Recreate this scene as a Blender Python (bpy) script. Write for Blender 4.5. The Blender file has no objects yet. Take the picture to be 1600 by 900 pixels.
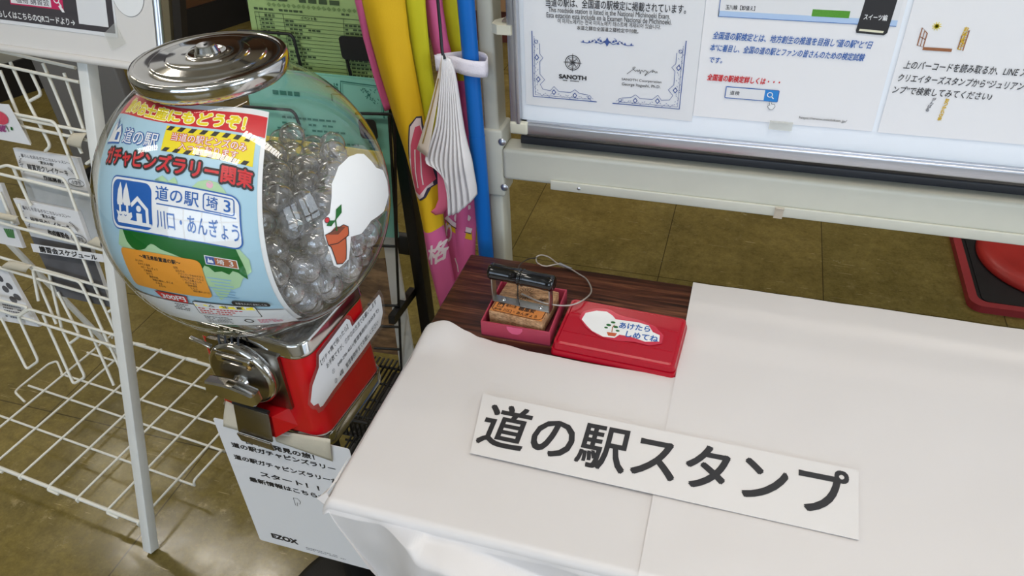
import bpy, bmesh, math, random
from mathutils import Vector, Matrix, geometry, noise
random.seed(7)
S = bpy.context.scene
COL = S.collection
pi = math.pi
sin, cos, rad = math.sin, math.cos, math.radians

# ------------------------------------------------------------------ camera
F_PX, PITCH, ROLL, YAW = 1193.0, 0.657449, -0.0490882, -0.3235162
def _m3(r): return Matrix(r)
_B = _m3(((1,0,0),(0,0,-1),(0,1,0)))
_Y = _m3(((cos(YAW),-sin(YAW),0),(sin(YAW),cos(YAW),0),(0,0,1)))
_P = _m3(((1,0,0),(0,cos(PITCH),-sin(PITCH)),(0,sin(PITCH),cos(PITCH))))
_Q = _m3(((cos(ROLL),-sin(ROLL),0),(sin(ROLL),cos(ROLL),0),(0,0,1)))
RWC = _Q @ _P @ _B @ _Y                      # world -> camera (x right, y down, z forward)
EYE = Vector((0, 0, 1.36))
cam_data = bpy.data.cameras.new('camera')
cam = bpy.data.objects.new('camera', cam_data)
COL.objects.link(cam)
S.camera = cam
cam_data.sensor_width = 36.0
cam_data.lens = F_PX * 36.0 / 1600.0
cam_data.clip_start = 0.02
r0, r1_, r2_ = RWC[0], RWC[1], RWC[2]
cam.matrix_world = Matrix(((r0[0],-r1_[0],-r2_[0],EYE.x),(r0[1],-r1_[1],-r2_[1],EYE.y),(r0[2],-r1_[2],-r2_[2],EYE.z),(0,0,0,1)))

# ------------------------------------------------------------------ light
S.view_settings.view_transform = 'Standard'
S.view_settings.look = 'None'
S.view_settings.gamma = 1.0
S.view_settings.use_curve_mapping = False
S.view_settings.exposure = -0.22
try:
    S.cycles.max_bounces = 24
    S.cycles.diffuse_bounces = 4
    S.cycles.glossy_bounces = 6
    S.cycles.transmission_bounces = 8
    S.cycles.transparent_max_bounces = 128
    S.cycles.use_denoising = True
    S.cycles.caustics_reflective = False
    S.cycles.caustics_refractive = False
    S.cycles.sample_clamp_indirect = 6.0
except Exception:
    pass
world = bpy.data.worlds.new('daylight')
S.world = world
world.use_nodes = True
bg = world.node_tree.nodes['Background']
bg.inputs[0].default_value = (0.72, 0.84, 1.0, 1)
bg.inputs[1].default_value = 1.6

def area(name, loc, direction, sx, sy, power, color):
    L = bpy.data.lights.new(name, 'AREA')
    L.shape = 'RECTANGLE'; L.size = sx; L.size_y = sy
    L.energy = power; L.color = color
    o = bpy.data.objects.new(name, L)
    o.location = loc
    o.rotation_euler = Vector(direction).to_track_quat('-Z', 'Y').to_euler()
    COL.objects.link(o)
    return o
DAY = (0.78, 0.88, 1.0)
WARM = (1.0, 0.94, 0.86)
# daylight through the glass doors on the right wall and the windows behind the camera
for wy in (-1.15, -0.05):
    area('daylight_doors', (3.42, wy, 1.3), (-1, 0, 0), 0.8, 1.25, 26, DAY)
area('daylight_windows', (-0.4, -3.12, 1.6), (0, 1, 0), 3.6, 1.5, 74, (0.66, 0.80, 1.0))
FIXTURES = [(-0.3, -0.35, 17), (0.55, 0.42, 6), (-2.55, -0.3, 12), (-2.65, 1.9, 10), (1.4, 2.6, 7), (-0.9, 3.4, 9)]
FIX_W, FIX_D, FIX_Z = 1.2, 0.22, 2.66
for fx, fy, _r in FIXTURES:
    area('ceiling_tube_light', (fx, fy, FIX_Z), (0, 0, -1), FIX_W - .06, FIX_D - .05, 17, WARM)

# ------------------------------------------------------------------ pixel rays -> points on real planes
def ray(px, py):
    return RWC.transposed() @ Vector((px - 800, py - 450, F_PX))
def on_plane(px, py, n, c):
    d = ray(px, py); n = Vector(n)
    return EYE + d * ((c - n.dot(EYE)) / n.dot(d))
def at_z(px, py, z): return on_plane(px, py, (0, 0, 1), z)
def at_y(px, py, y): return on_plane(px, py, (0, 1, 0), y)

# ------------------------------------------------------------------ materials
def sr(r, g, b):
    f = lambda v: (v/255/12.92) if v/255 <= 0.04045 else ((v/255+0.055)/1.055)**2.4
    return (f(r), f(g), f(b), 1)
MATS = {}
def mat(name, col, rough=0.5, metal=0.0, spec=0.5, noise_amt=0.0, noise_scale=40, bump=0.0, bump_scale=200, coat=0.0, sss=0.0):
    if name in MATS: return MATS[name]
    m = bpy.data.materials.new(name); m.use_nodes = True
    nt = m.node_tree; b = nt.nodes['Principled BSDF']
    b.inputs['Base Color'].default_value = col
    b.inputs['Roughness'].default_value = rough
    b.inputs['Metallic'].default_value = metal
    b.inputs['Specular IOR Level'].default_value = spec
    if coat: b.inputs['Coat Weight'].default_value = coat; b.inputs['Coat Roughness'].default_value = 0.08
    if noise_amt or bump:
        tc = nt.nodes.new('ShaderNodeTexCoord')
    if noise_amt:
        n = nt.nodes.new('ShaderNodeTexNoise'); n.inputs['Scale'].default_value = noise_scale; n.inputs['Detail'].default_value = 5
        nt.links.new(tc.outputs['Object'], n.inputs['Vector'])
        mx = nt.nodes.new('ShaderNodeMix'); mx.data_type = 'RGBA'
        mx.inputs['A'].default_value = tuple(c*(1-noise_amt) for c in col[:3]) + (1,)
        mx.inputs['B'].default_value = tuple(min(1, c*(1+noise_amt)) for c in col[:3]) + (1,)
        nt.links.new(n.outputs['Fac'], mx.inputs['Factor'])
        nt.links.new(mx.outputs['Result'], b.inputs['Base Color'])
    if bump:
        n2 = nt.nodes.new('ShaderNodeTexNoise'); n2.inputs['Scale'].default_value = bump_scale; n2.inputs['Detail'].default_value = 3
        nt.links.new(tc.outputs['Object'], n2.inputs['Vector'])
        bp = nt.nodes.new('ShaderNodeBump'); bp.inputs['Strength'].default_value = bump; bp.inputs['Distance'].default_value = 0.002
        nt.links.new(n2.outputs['Fac'], bp.inputs['Height']); nt.links.new(bp.outputs['Normal'], b.inputs['Normal'])
    MATS[name] = m
    return m
def clear_mat(name, tint=(1, 1, 1, 1), ior=1.45, rough=0.02, boost=1.0, milky=0.0, milk=(0.9, 0.9, 0.9, 1), power=5.0):
    if name in MATS: return MATS[name]
    m = bpy.data.materials.new(name); m.use_nodes = True
    nt = m.node_tree; nt.nodes.clear()
    out = nt.nodes.new('ShaderNodeOutputMaterial')
    tr = nt.nodes.new('ShaderNodeBsdfTransparent'); tr.inputs[0].default_value = tint
    gl = nt.nodes.new('ShaderNodeBsdfGlossy'); gl.inputs['Roughness'].default_value = rough
    # thin clear shell: the same Schlick reflectance from either side
    lw = nt.nodes.new('ShaderNodeLayerWeight'); lw.inputs[0].default_value = 0.5
    pw = nt.nodes.new('ShaderNodeMath'); pw.operation = 'POWER'; pw.inputs[1].default_value = power
    f0 = ((ior-1)/(ior+1))**2
    fr = nt.nodes.new('ShaderNodeMath'); fr.operation = 'MULTIPLY_ADD'; fr.inputs[1].default_value = 1-f0; fr.inputs[2].default_value = f0
    nt.links.new(lw.outputs['Facing'], pw.inputs[0]); nt.links.new(pw.outputs[0], fr.inputs[0])
    k = nt.nodes.new('ShaderNodeMath'); k.operation = 'MULTIPLY'; k.use_clamp = True; k.inputs[1].default_value = boost
    mx = nt.nodes.new('ShaderNodeMixShader')
    nt.links.new(fr.outputs[0], k.inputs[0]); nt.links.new(k.outputs[0], mx.inputs[0])
    src = tr.outputs[0]
    if milky:
        df = nt.nodes.new('ShaderNodeBsdfDiffuse'); df.inputs[0].default_value = milk
        mm = nt.nodes.new('ShaderNodeMixShader'); mm.inputs[0].default_value = milky
        nt.links.new(tr.outputs[0], mm.inputs[1]); nt.links.new(df.outputs[0], mm.inputs[2]); src = mm.outputs[0]
    nt.links.new(src, mx.inputs[1]); nt.links.new(gl.outputs[0], mx.inputs[2])
    nt.links.new(mx.outputs[0], out.inputs[0])
    MATS[name] = m
    return m

PAPER = mat('white_paper', sr(216, 211, 209), 0.42, spec=0.4, bump=0.05, bump_scale=60)
SHEET = mat('print_paper', sr(226, 226, 228), 0.5, spec=0.35)
LAMI = mat('laminated_paper', sr(236, 235, 237), 0.22, spec=0.5)
INK = mat('black_ink', sr(38, 36, 38), 0.5)
GREYINK = mat('grey_ink', sr(110, 108, 112), 0.6)
WHITE = mat('white_print', sr(238, 238, 238), 0.4)
BLUE = mat('blue_print', sr(30, 92, 170), 0.4)
NAVY = mat('navy_print', sr(58, 84, 150), 0.5)
RED = mat('red_print', sr(205, 40, 48), 0.35)
YEL = mat('yellow_print', sr(236, 214, 20), 0.4)
ORG = mat('orange_print', sr(232, 152, 52), 0.4)
GRN = mat('green_print', sr(10, 98, 30), 0.4)
LGRN = mat('pale_green_print', sr(172, 206, 160), 0.4)
SKYB = mat('pale_blue_print', sr(170, 205, 222), 0.35)
BRN = mat('brown_print', sr(168, 98, 62), 0.4)
PNK = mat('pink_print', sr(226, 84, 122), 0.5)
CHROME = mat('chrome', sr(205, 203, 200), 0.10, metal=1.0)
CHROME_R = mat('worn_chrome', sr(150, 145, 138), 0.22, metal=1.0, bump=0.15, bump_scale=900)
ALU = mat('aluminium', sr(196, 198, 205), 0.3, metal=0.9)
CREAM = mat('cream_enamel', sr(200, 199, 186), 0.35, spec=0.5, noise_amt=0.04, noise_scale=30)
BLACK = mat('black_enamel', sr(20, 19, 20), 0.35)
DARK = mat('dark_grey_plastic', sr(42, 42, 46), 0.45)

# ------------------------------------------------------------------ mesh builder
class MB:
    def __init__(s):
        s.v = []; s.f = []; s.m = []; s.sm = []; s.mats = []
    def mi(s, m):
        if m not in s.mats: s.mats.append(m)
        return s.mats.index(m)
    def add(s, verts, faces, m, smooth=False):
        o = len(s.v); k = s.mi(m)
        s.v += [Vector(p) for p in verts]
        for f in faces:
            s.f.append(tuple(i + o for i in f)); s.m.append(k); s.sm.append(smooth)
        return s
    def bm(s, b, m, mtx=None, smooth=False):
        b.verts.ensure_lookup_table(); b.verts.index_update()
        vs = [(mtx @ v.co) if mtx else v.co.copy() for v in b.verts]
        s.add(vs, [[v.index for v in f.verts] for f in b.faces], m, smooth); b.free()
        return s
    def box(s, c, size, m, ax=None, bevel=0.0, seg=2):
        """box centred at c; ax = 3 unit axes"""
        b = bmesh.new(); bmesh.ops.create_cube(b, size=1.0)
        for v in b.verts: v.co = Vector((v.co.x*size[0], v.co.y*size[1], v.co.z*size[2]))
        if bevel:
            bmesh.ops.bevel(b, geom=b.edges[:], offset=bevel, segments=seg, profile=0.6, affect='EDGES', clamp_overlap=True)
        M = Matrix.Translation(Vector(c))
        if ax: M = M @ Matrix((ax[0], ax[1], ax[2])).transposed().to_4x4()
        return s.bm(b, m, M, bool(bevel))
    def box2(s, lo, hi, m, bevel=0.0, seg=2):
        lo = Vector(lo); hi = Vector(hi)
        return s.box((lo+hi)/2, hi-lo, m, None, bevel, seg)
    def slab(s, q, th, m, n=None):
        """quad (4 points) given thickness th along -n"""
        q = [Vector(p) for p in q]
        if n is None: n = (q[1]-q[0]).cross(q[3]-q[0]).normalized()
        b = [p - n*th for p in q]
        return s.add(q+b, [(0,1,2,3),(7,6,5,4),(0,4,5,1),(1,5,6,2),(2,6,7,3),(3,7,4,0)], m)
    def prism(s, poly, fn, h0, h1, m):
        """2-D polygon extruded: fn(x,y,h)"""
        t = tess([poly]); n = len(poly)
        va = [fn(p[0], p[1], h1) for p in poly]; vb = [fn(p[0], p[1], h0) for p in poly]
        fs = [tuple(x) for x in t] + [tuple(i+n for i in reversed(x)) for x in t] + [(i, i+n, (i+1) % n + n, (i+1) % n) for i in range(n)]
        return s.add(va+vb, fs, m)
    def tube(s, pts, r, m, n=8, closed=False, caps=True):
        pts = [Vector(p) for p in pts]
        if not closed and len(pts) > 2: pass
        N = len(pts); rings = []
        prev = None
        for i in range(N):
            if closed: t = pts[(i+1) % N] - pts[i-1]
            elif i == 0: t = pts[1]-pts[0]
            elif i == N-1: t = pts[-1]-pts[-2]
            else: t = (pts[i+1]-pts[i]).normalized() + (pts[i]-pts[i-1]).normalized()
            if t.length < 1e-9: t = Vector((0,0,1))
            t.normalize()
            if prev is None:
                a = Vector((0,0,1)) if abs(t.z) < .9 else Vector((1,0,0))
                u = t.cross(a).normalized()
            else:
                u = (prev - t*prev.dot(t))
                u = u.normalized() if u.length > 1e-6 else t.orthogonal().normalized()
            prev = u; w = t.cross(u)
            k = 1.0
            if 0 < i < N-1 and not closed:
                c_ = (pts[i+1]-pts[i]).normalized().dot((pts[i]-pts[i-1]).normalized())
                k = min(1.5, 1/max(.5, math.sqrt(max(0.01, (1+c_)/2))))
            rr = (r[i] if isinstance(r, (list, tuple)) else r)
            rings.append([pts[i] + (u*cos(2*pi*j/n) + w*sin(2*pi*j/n))*rr*k for j in range(n)])
        vs = [p for R_ in rings for p in R_]; fs = []
        for i in range(N if closed else N-1):
            for j in range(n):
                a, b = i*n+j, i*n+(j+1) % n
                c, d = ((i+1) % N)*n+(j+1) % n, ((i+1) % N)*n+j
                fs.append((a, b, c, d))
        s.add(vs, fs, m, True)
        if caps and not closed:
            s.add(rings[0], [tuple(reversed(range(n)))], m); s.add(rings[-1], [tuple(range(n))], m)
        return s
    def bar(s, a, b, w, h, m, up=(0,0,1), bevel=0.0):
        """rectangular bar from a to b, w across, h along up"""
        a = Vector(a); b = Vector(b); z = (b-a); L = z.length; z.normalize()
        x = Vector(up).cross(z); x = x.normalized() if x.length > 1e-6 else z.orthogonal().normalized()
        y = z.cross(x)
        return s.box((a+b)/2, (w, h, L), m, (x, y, z), bevel)
    def lathe(s, prof, c, m, n=48, ax=None, smooth=True):
        c = Vector(c); X, Y, Z = ax if ax else (Vector((1,0,0)), Vector((0,1,0)), Vector((0,0,1)))
        vs = []; fs = []; P = len(prof)
        for (r, z) in prof:
            for j in range(n):
                a = 2*pi*j/n
                vs.append(c + X*(r*cos(a)) + Y*(r*sin(a)) + Z*z)
        for i in range(P-1):
            for j in range(n):
                fs.append((i*n+j, i*n+(j+1) % n, (i+1)*n+(j+1) % n, (i+1)*n+j))
        return s.add(vs, fs, m, smooth)
    def grid(s, fn, nu, nv, m, smooth=True):
        vs = [fn(i/nu, j/nv) for j in range(nv+1) for i in range(nu+1)]
        fs = [(j*(nu+1)+i, j*(nu+1)+i+1, (j+1)*(nu+1)+i+1, (j+1)*(nu+1)+i) for j in range(nv) for i in range(nu)]
        return s.add(vs, fs, m, smooth)
    def build(s, name, parent=None, base=None, solid=0.0):
        me = bpy.data.meshes.new(name)
        off = Vector((0,0,0))
        if parent is not None: off = WLOC[parent.name]
        elif base is not None: off = Vector(base)
        me.from_pydata([v - off for v in s.v], [], s.f)
        for m_ in s.mats: me.materials.append(m_)
        me.polygons.foreach_set('material_index', s.m)
        me.polygons.foreach_set('use_smooth', s.sm)
        me.update()
        o = bpy.data.objects.new(name, me)
        COL.objects.link(o)
        if parent is not None: o.parent = parent; WLOC[o.name] = off
        else: o.location = off; WLOC[o.name] = off
        if solid:
            md = o.modifiers.new('thickness', 'SOLIDIFY'); md.thickness = solid; md.offset = 0
        return o
WLOC = {}
def tag(o, label, cat, group=None, kind=None):
    o['label'] = label; o['category'] = cat
    if group: o['group'] = group
    if kind: o['kind'] = kind
    return o
def thing(name, loc, label, cat, group=None):
    o = bpy.data.objects.new(name, None)
    o.empty_display_size = 0.05
    o.location = loc; COL.objects.link(o); WLOC[o.name] = Vector(loc)
    return tag(o, label, cat, group)
def struct(o): o['kind'] = 'structure'; return o

# ------------------------------------------------------------------ flat print: text and shapes
def tess(polys):
    return geometry.tessellate_polygon([[Vector((p[0], p[1], 0)) for p in pl] for pl in polys])
_tcache = {}
def text_tris(s_, offset=0.0, spacing=1.0, res=3):
    k = (s_, offset, spacing, res)
    if k in _tcache: return _tcache[k]
    c = bpy.data.curves.new('lettering', 'FONT'); c.body = s_; c.offset = offset; c.space_character = spacing
    c.resolution_u = res
    o = bpy.data.objects.new('lettering', c); COL.objects.link(o)
    dg = bpy.context.evaluated_depsgraph_get(); dg.update()
    me = bpy.data.meshes.new_from_object(o.evaluated_get(dg), depsgraph=dg)
    vs = [(v.co.x, v.co.y) for v in me.vertices]; fs = [tuple(p.vertices) for p in me.polygons]
    bpy.data.objects.remove(o); bpy.data.curves.remove(c); bpy.data.meshes.remove(me)
    _tcache[k] = (vs, fs)
    return vs, fs
def cut(vs, fs, step):
    """cut a flat mesh by a square grid so that it can follow a curved sheet"""
    b = bmesh.new(); bv = [b.verts.new((p[0], p[1], 0)) for p in vs]
    for f in fs:
        try: b.faces.new([bv[i] for i in f])
        except ValueError: pass
    xs = [p[0] for p in vs]; ys = [p[1] for p in vs]
    for ax, (lo, hi) in ((0, (min(xs), max(xs))), (1, (min(ys), max(ys)))):
        k = math.ceil(lo/step)*step
        while k < hi:
            n = (1,0,0) if ax == 0 else (0,1,0)
            bmesh.ops.bisect_plane(b, geom=b.verts[:]+b.edges[:]+b.faces[:], plane_co=(k*n[0], k*n[1], 0), plane_no=n)
            k += step
    b.verts.index_update()
    r = [(v.co.x, v.co.y) for v in b.verts], [tuple(v.index for v in f.verts) for f in b.faces]
    b.free()
    return r
def heavy(w):
    # strokes are thickened by laying the same glyphs a little apart
    if w <= 0: return [(0, 0)]
    n = 4 if w < .03 else (8 if w < .07 else 12)
    return [(w*cos(2*pi*(i+.5)/n), w*sin(2*pi*(i+.5)/n)) for i in range(n)] + [(0, 0)]
class Print:
    """collects flat print and lays it on a sheet by fn(x, y, h) -> point; later layers lie higher"""
    def __init__(s, fn, step=None, h0=0.0003, dh=0.00012):
        s.fn = fn; s.step = step; s.h = h0; s.dh = dh; s.mb = MB()
    def up(s): s.h += s.dh
    def put(s, vs, fs, m, dh=0.0):
        if s.step: vs, fs = cut(vs, fs, s.step)
        s.mb.add([s.fn(x, y, s.h+dh) for x, y in vs], fs, m, bool(s.step))
    def poly(s, pts, m): s.put([tuple(p) for p in pts], tess([pts]), m)
    def rect(s, x0, y0, x1, y1, m): s.put([(x0,y0),(x1,y0),(x1,y1),(x0,y1)], [(0,1,2,3)], m)
    def rrect(s, x0, y0, x1, y1, r, m): s.poly(rrect(x0, y0, x1, y1, r), m)
    def line(s, pts, w, m, closed=False):
        pts = [Vector((p[0], p[1])) for p in pts]; n = len(pts)
        L = []; R = []
        for i in range(n):
            a = pts[i-1] if (i > 0 or closed) else pts[i]
            b = pts[(i+1) % n] if (i < n-1 or closed) else pts[i]
            d = (b-a); d = d.normalized() if d.length > 0 else Vector((1,0)); q = Vector((-d.y, d.x))*w/2
            L.append(pts[i]+q); R.append(pts[i]-q)
        vs = [tuple(p) for p in L+R]
        fs = [(i, (i+1) % n, (i+1) % n+n, i+n) for i in range(n if closed else n-1)]
        s.put(vs, fs, m)
    def disc(s, x, y, r, m, ry=None, n=20): s.poly([(x+r*cos(2*pi*i/n), y+(ry or r)*sin(2*pi*i/n)) for i in range(n)], m)
    def ring(s, x, y, r, w, m, n=24): s.line([(x+r*cos(2*pi*i/n), y+r*sin(2*pi*i/n)) for i in range(n)], w, m, True)
    def text(s, t, x0, y0, x1, y1, m, offset=0.0, shear=0.0, keep=False, spacing=1.0, rot=0.0):
        """the ink of t fills the box x0,y0 .. x1,y1 (keep: same proportions, from the lower edge, centred)"""
        vs, fs = text_tris(t, 0.0, spacing)
        if not vs: return
        xs = [p[0] for p in vs]; ys = [p[1] for p in vs]
        sx = (x1-x0)/(max(xs)-min(xs)); sy = (y1-y0)/(max(max(ys)-min(ys), 1e-6))
        ox, oy = x0, y0
        if keep:
            k = min(abs(sx), abs(sy)); ox += ((x1-x0) - k*(max(xs)-min(xs)))/2; sx = k; sy = math.copysign(k, sy)
        for q_, (dx, dy) in enumerate(heavy(offset)):
            out = []
            for p in vs:
                X = (p[0]-min(xs)+dx)*sx; Y = (p[1]-min(ys)+dy)*sy
                out.append((ox + X + shear*Y, oy + Y))
            s.put(out, fs, m, q_*1.2e-5)
    def greek(s, x0, y0, x1, y1, rows, m, fill=0.55, seed=1, w=None):
        """illegibly small print: rows of short dashes"""
        rg = random.Random(seed); dy = (y1-y0)/rows
        for i in range(rows):
            y = y1-(i+.5)*dy; x = x0; end = x0+(x1-x0)*rg.uniform(.6, 1)
            while x < end:
                l = dy*rg.uniform(.5, .9)
                if rg.random() < .88: s.put([(x,y-dy*fill/2),(min(x+l,end),y-dy*fill/2),(min(x+l,end),y+dy*fill/2),(x,y+dy*fill/2)], [(0,1,2,3)], m)
                x += l+dy*.22
    def build(s, name, parent): return s.mb.build(name, parent)
def rrect(x0, y0, x1, y1, r, n=6):
    P = []
    for cx, cy, a0 in ((x1-r, y1-r, 0), (x0+r, y1-r, 90), (x0+r, y0+r, 180), (x1-r, y0+r, 270)):
        for i in range(n+1):
            a = rad(a0+90*i/n); P.append((cx+r*cos(a), cy+r*sin(a)))
    return P
def plane_fn(o, ex, ey):
    o = Vector(o); ex = Vector(ex); ey = Vector(ey); n = ex.cross(ey).normalized()
    return lambda x, y, h=0.0: o + ex*x + ey*y + n*h
def quad_fn(tl, tr, br, bl):
    """unit square onto a quad (bilinear); y up"""
    tl, tr, br, bl = map(Vector, (tl, tr, br, bl)); n = (tr-bl).cross(tl-br).normalized()
    return lambda x, y, h=0.0: (bl*(1-x)+br*x)*(1-y) + (tl*(1-x)+tr*x)*y + n*h
def arc(c, r, a0, a1, n, X, Y):
    return [Vector(c)+Vector(X)*(r*cos(rad(a0+(a1-a0)*i/n)))+Vector(Y)*(r*sin(rad(a0+(a1-a0)*i/n))) for i in range(n+1)]
def rounded(pts, r, n=4):
    """polyline with its corners rounded"""
    pts = [Vector(p) for p in pts]; out = [pts[0]]
    for a, b, c in zip(pts, pts[1:], pts[2:]):
        d1 = (a-b); d2 = (c-b); k = min(r, d1.length*.45, d2.length*.45)
        p, q = b+d1.normalized()*k, b+d2.normalized()*k
        for i in range(n+1):
            t = i/n; out.append(p*(1-t)**2 + b*2*t*(1-t) + q*t*t)
    out.append(pts[-1])
    return out

# ================================================================== THE ROOM
def floor_material():
    m = bpy.data.materials.new('vinyl_tile_floor'); m.use_nodes = True
    nt = m.node_tree; N = nt.nodes; L = nt.links; b = N['Principled BSDF']
    geo = N.new('ShaderNodeNewGeometry'); sep = N.new('ShaderNodeSeparateXYZ'); L.new(geo.outputs['Position'], sep.inputs[0])
    def math_(op, a, b_=None, c=None):
        n = N.new('ShaderNodeMath'); n.operation = op
        for i, v in enumerate((a, b_, c)):
            if v is None: continue
            if isinstance(v, (int, float)): n.inputs[i].default_value = v
            else: L.new(v, n.inputs[i])
        return n.outputs[0]
    T = 0.4575
    def edge(o, off):
        q = math_('DIVIDE', math_('SUBTRACT', o, off), T)
        fr = math_('FRACT', q)
        return math_('MULTIPLY', math_('MINIMUM', fr, math_('SUBTRACT', 1.0, fr)), T), math_('FLOOR', q)
    ex, ix = edge(sep.outputs['X'], -0.6155); ey, iy = edge(sep.outputs['Y'], 1.826)
    d = math_('MINIMUM', ex, ey)
    seam = N.new('ShaderNodeMapRange'); seam.inputs[1].default_value = 0.0008; seam.inputs[2].default_value = 0.002
    seam.inputs[3].default_value = 1; seam.inputs[4].default_value = 0; L.new(d, seam.inputs[0])
    cell = N.new('ShaderNodeTexWhiteNoise'); cell.noise_dimensions = '2D'
    cx = N.new('ShaderNodeCombineXYZ'); L.new(ix, cx.inputs[0]); L.new(iy, cx.inputs[1]); L.new(cx.outputs[0], cell.inputs['Vector'])
    def noise_(scale, detail=6, rough=.6, vec=None, dist=0):
        n = N.new('ShaderNodeTexNoise'); n.inputs['Scale'].default_value = scale; n.inputs['Detail'].default_value = detail
        n.inputs['Roughness'].default_value = rough; n.inputs['Distortion'].default_value = dist
        L.new(vec or geo.outputs['Position'], n.inputs['Vector']); return n.outputs['Fac']
    def ramp(fac, stops):
        r = N.new('ShaderNodeValToRGB'); L.new(fac, r.inputs[0])
        e = r.color_ramp.elements
        while len(e) < len(stops): e.new(0.5)
        for k, (p, c) in enumerate(stops): e[k].position = p; e[k].color = c
        return r.outputs[0]
    def mix(a, b_, f, blend='MIX'):
        n = N.new('ShaderNodeMix'); n.data_type = 'RGBA'; n.blend_type = blend
        for k, v in (('Factor', f), ('A', a), ('B', b_)):
            if isinstance(v, tuple): n.inputs[k].default_value = v
            elif isinstance(v, (int, float)): n.inputs[k].default_value = v
            else: L.new(v, n.inputs[k])
        return n.outputs['Result']
    base = ramp(noise_(5.5, 8, .62), [(.25, sr(102, 90, 47)), (.5, sr(126, 111, 60)), (.78, sr(146, 130, 76))])
    fine = ramp(noise_(130, 4, .7), [(.3, (.78, .78, .78, 1)), (.7, (1.1, 1.1, 1.1, 1))])
    base = mix(base, fine, 1.0, 'MULTIPLY')
    mid = ramp(noise_(34, 6, .75), [(.3, (.70, .69, .66, 1)), (.5, (.96, .96, .95, 1)), (.72, (1.18, 1.17, 1.15, 1))])
    base = mix(base, mid, 1.0, 'MULTIPLY')
    tone = ramp(cell.outputs['Value'], [(0, (.92, .93, .9, 1)), (1, (1.05, 1.03, 1.0, 1))])
    base = mix(base, tone, 1.0, 'MULTIPLY')
    # worn pale scuffs and thin scratches in the wax
    mp = N.new('ShaderNodeMapping'); mp.inputs['Rotation'].default_value = (0, 0, .6); mp.inputs['Scale'].default_value = (1, 9, 1); L.new(geo.outputs['Position'], mp.inputs[0])
    scr = ramp(noise_(14, 3, .5, mp.outputs[0], 1.5), [(.70, (0, 0, 0, 1)), (.735, (1, 1, 1, 1))])
    mp2 = N.new('ShaderNodeMapping'); mp2.inputs['Rotation'].default_value = (0, 0, -.9); mp2.inputs['Scale'].default_value = (1, 14, 1); L.new(geo.outputs['Position'], mp2.inputs[0])
    scr2 = ramp(noise_(11, 2, .5, mp2.outputs[0], 1.0), [(.715, (0, 0, 0, 1)), (.74, (1, 1, 1, 1))])
    where = ramp(noise_(2.2, 4, .6), [(.48, (0, 0, 0, 1)), (.66, (1, 1, 1, 1))])
    blot = ramp(noise_(28, 6, .75), [(.56, (0, 0, 0, 1)), (.68, (1, 1, 1, 1))])
    pale = sr(186, 166, 120)
    base = mix(base, pale, math_('MULTIPLY', math_('MULTIPLY', blot, where), .55))
    base = mix(base, pale, math_('MULTIPLY', math_('MAXIMUM', scr, scr2), .6))
    base = mix(base, sr(52, 42, 24), math_('MULTIPLY', seam.outputs[0], .85))
    L.new(base, b.inputs['Base Color'])
    rg = N.new('ShaderNodeMapRange'); L.new(noise_(7, 6, .7), rg.inputs[0]); rg.inputs[1].default_value = .3; rg.inputs[2].default_value = .72; rg.inputs[3].default_value = .07; rg.inputs[4].default_value = .30
    L.new(rg.outputs[0], b.inputs['Roughness'])
    b.inputs['Specular IOR Level'].default_value = .45
    bp = N.new('ShaderNodeBump'); bp.inputs['Strength'].default_value = .045; bp.inputs['Distance'].default_value = .002
    L.new(noise_(60, 5, .7), bp.inputs['Height']); L.new(bp.outputs[0], b.inputs['Normal'])
    return m
FLOOR = floor_material()
PLASTER = mat('grey_plaster', sr(170, 168, 156), 0.8, noise_amt=.05, noise_scale=8)
WALLWHITE = mat('white_plaster', sr(214, 210, 200), 0.8)
CEIL = mat('ceiling_board', sr(226, 224, 216), 0.85)
SKIRT = mat('black_skirting', sr(22, 20, 19), 0.5)
def wood_mat(name, c1, c2, c3, scale=(3, 40, 40), rough=.45, rings=2.0):
    if name in MATS: return MATS[name]
    m = bpy.data.materials.new(name); m.use_nodes = True
    nt = m.node_tree; N = nt.nodes; L = nt.links; b = N['Principled BSDF']
    tc = N.new('ShaderNodeTexCoord'); mp = N.new('ShaderNodeMapping'); mp.inputs['Scale'].default_value = scale
    L.new(tc.outputs['Object'], mp.inputs[0])
    n1 = N.new('ShaderNodeTexNoise'); n1.inputs['Scale'].default_value = 1.6; n1.inputs['Detail'].default_value = 8; n1.inputs['Roughness'].default_value = .68; n1.inputs['Distortion'].default_value = rings
    L.new(mp.outputs[0], n1.inputs['Vector'])
    r = N.new('ShaderNodeValToRGB'); e = r.color_ramp.elements; e.new(.5)
    for k, (p, c) in enumerate(((.34, c1), (.5, c2), (.68, c3))): e[k].position = p; e[k].color = c
    L.new(n1.outputs['Fac'], r.inputs[0])
    n2 = N.new('ShaderNodeTexNoise'); n2.inputs['Scale'].default_value = 9; n2.inputs['Detail'].default_value = 4; L.new(mp.outputs[0], n2.inputs['Vector'])
    mx = N.new('ShaderNodeMix'); mx.data_type = 'RGBA'; mx.blend_type = 'MULTIPLY'; mx.inputs['Factor'].default_value = .7
    r2 = N.new('ShaderNodeValToRGB'); r2.color_ramp.elements[0].position = .35; r2.color_ramp.elements[0].color = (.3, .28, .26, 1); r2.color_ramp.elements[1].position = .6
    L.new(n2.outputs['Fac'], r2.inputs[0]); L.new(r.outputs[0], mx.inputs['A']); L.new(r2.outputs[0], mx.inputs['B'])
    L.new(mx.outputs['Result'], b.inputs['Base Color']); b.inputs['Roughness'].default_value = rough
    b.inputs['Specular IOR Level'].default_value = .4
    MATS[name] = m
    return m
ROSEWOOD = wood_mat('rosewood_laminate', sr(18, 10, 8), sr(84, 46, 33), sr(138, 88, 62), (2.2, 46, 20), .38, 1.4)
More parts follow.
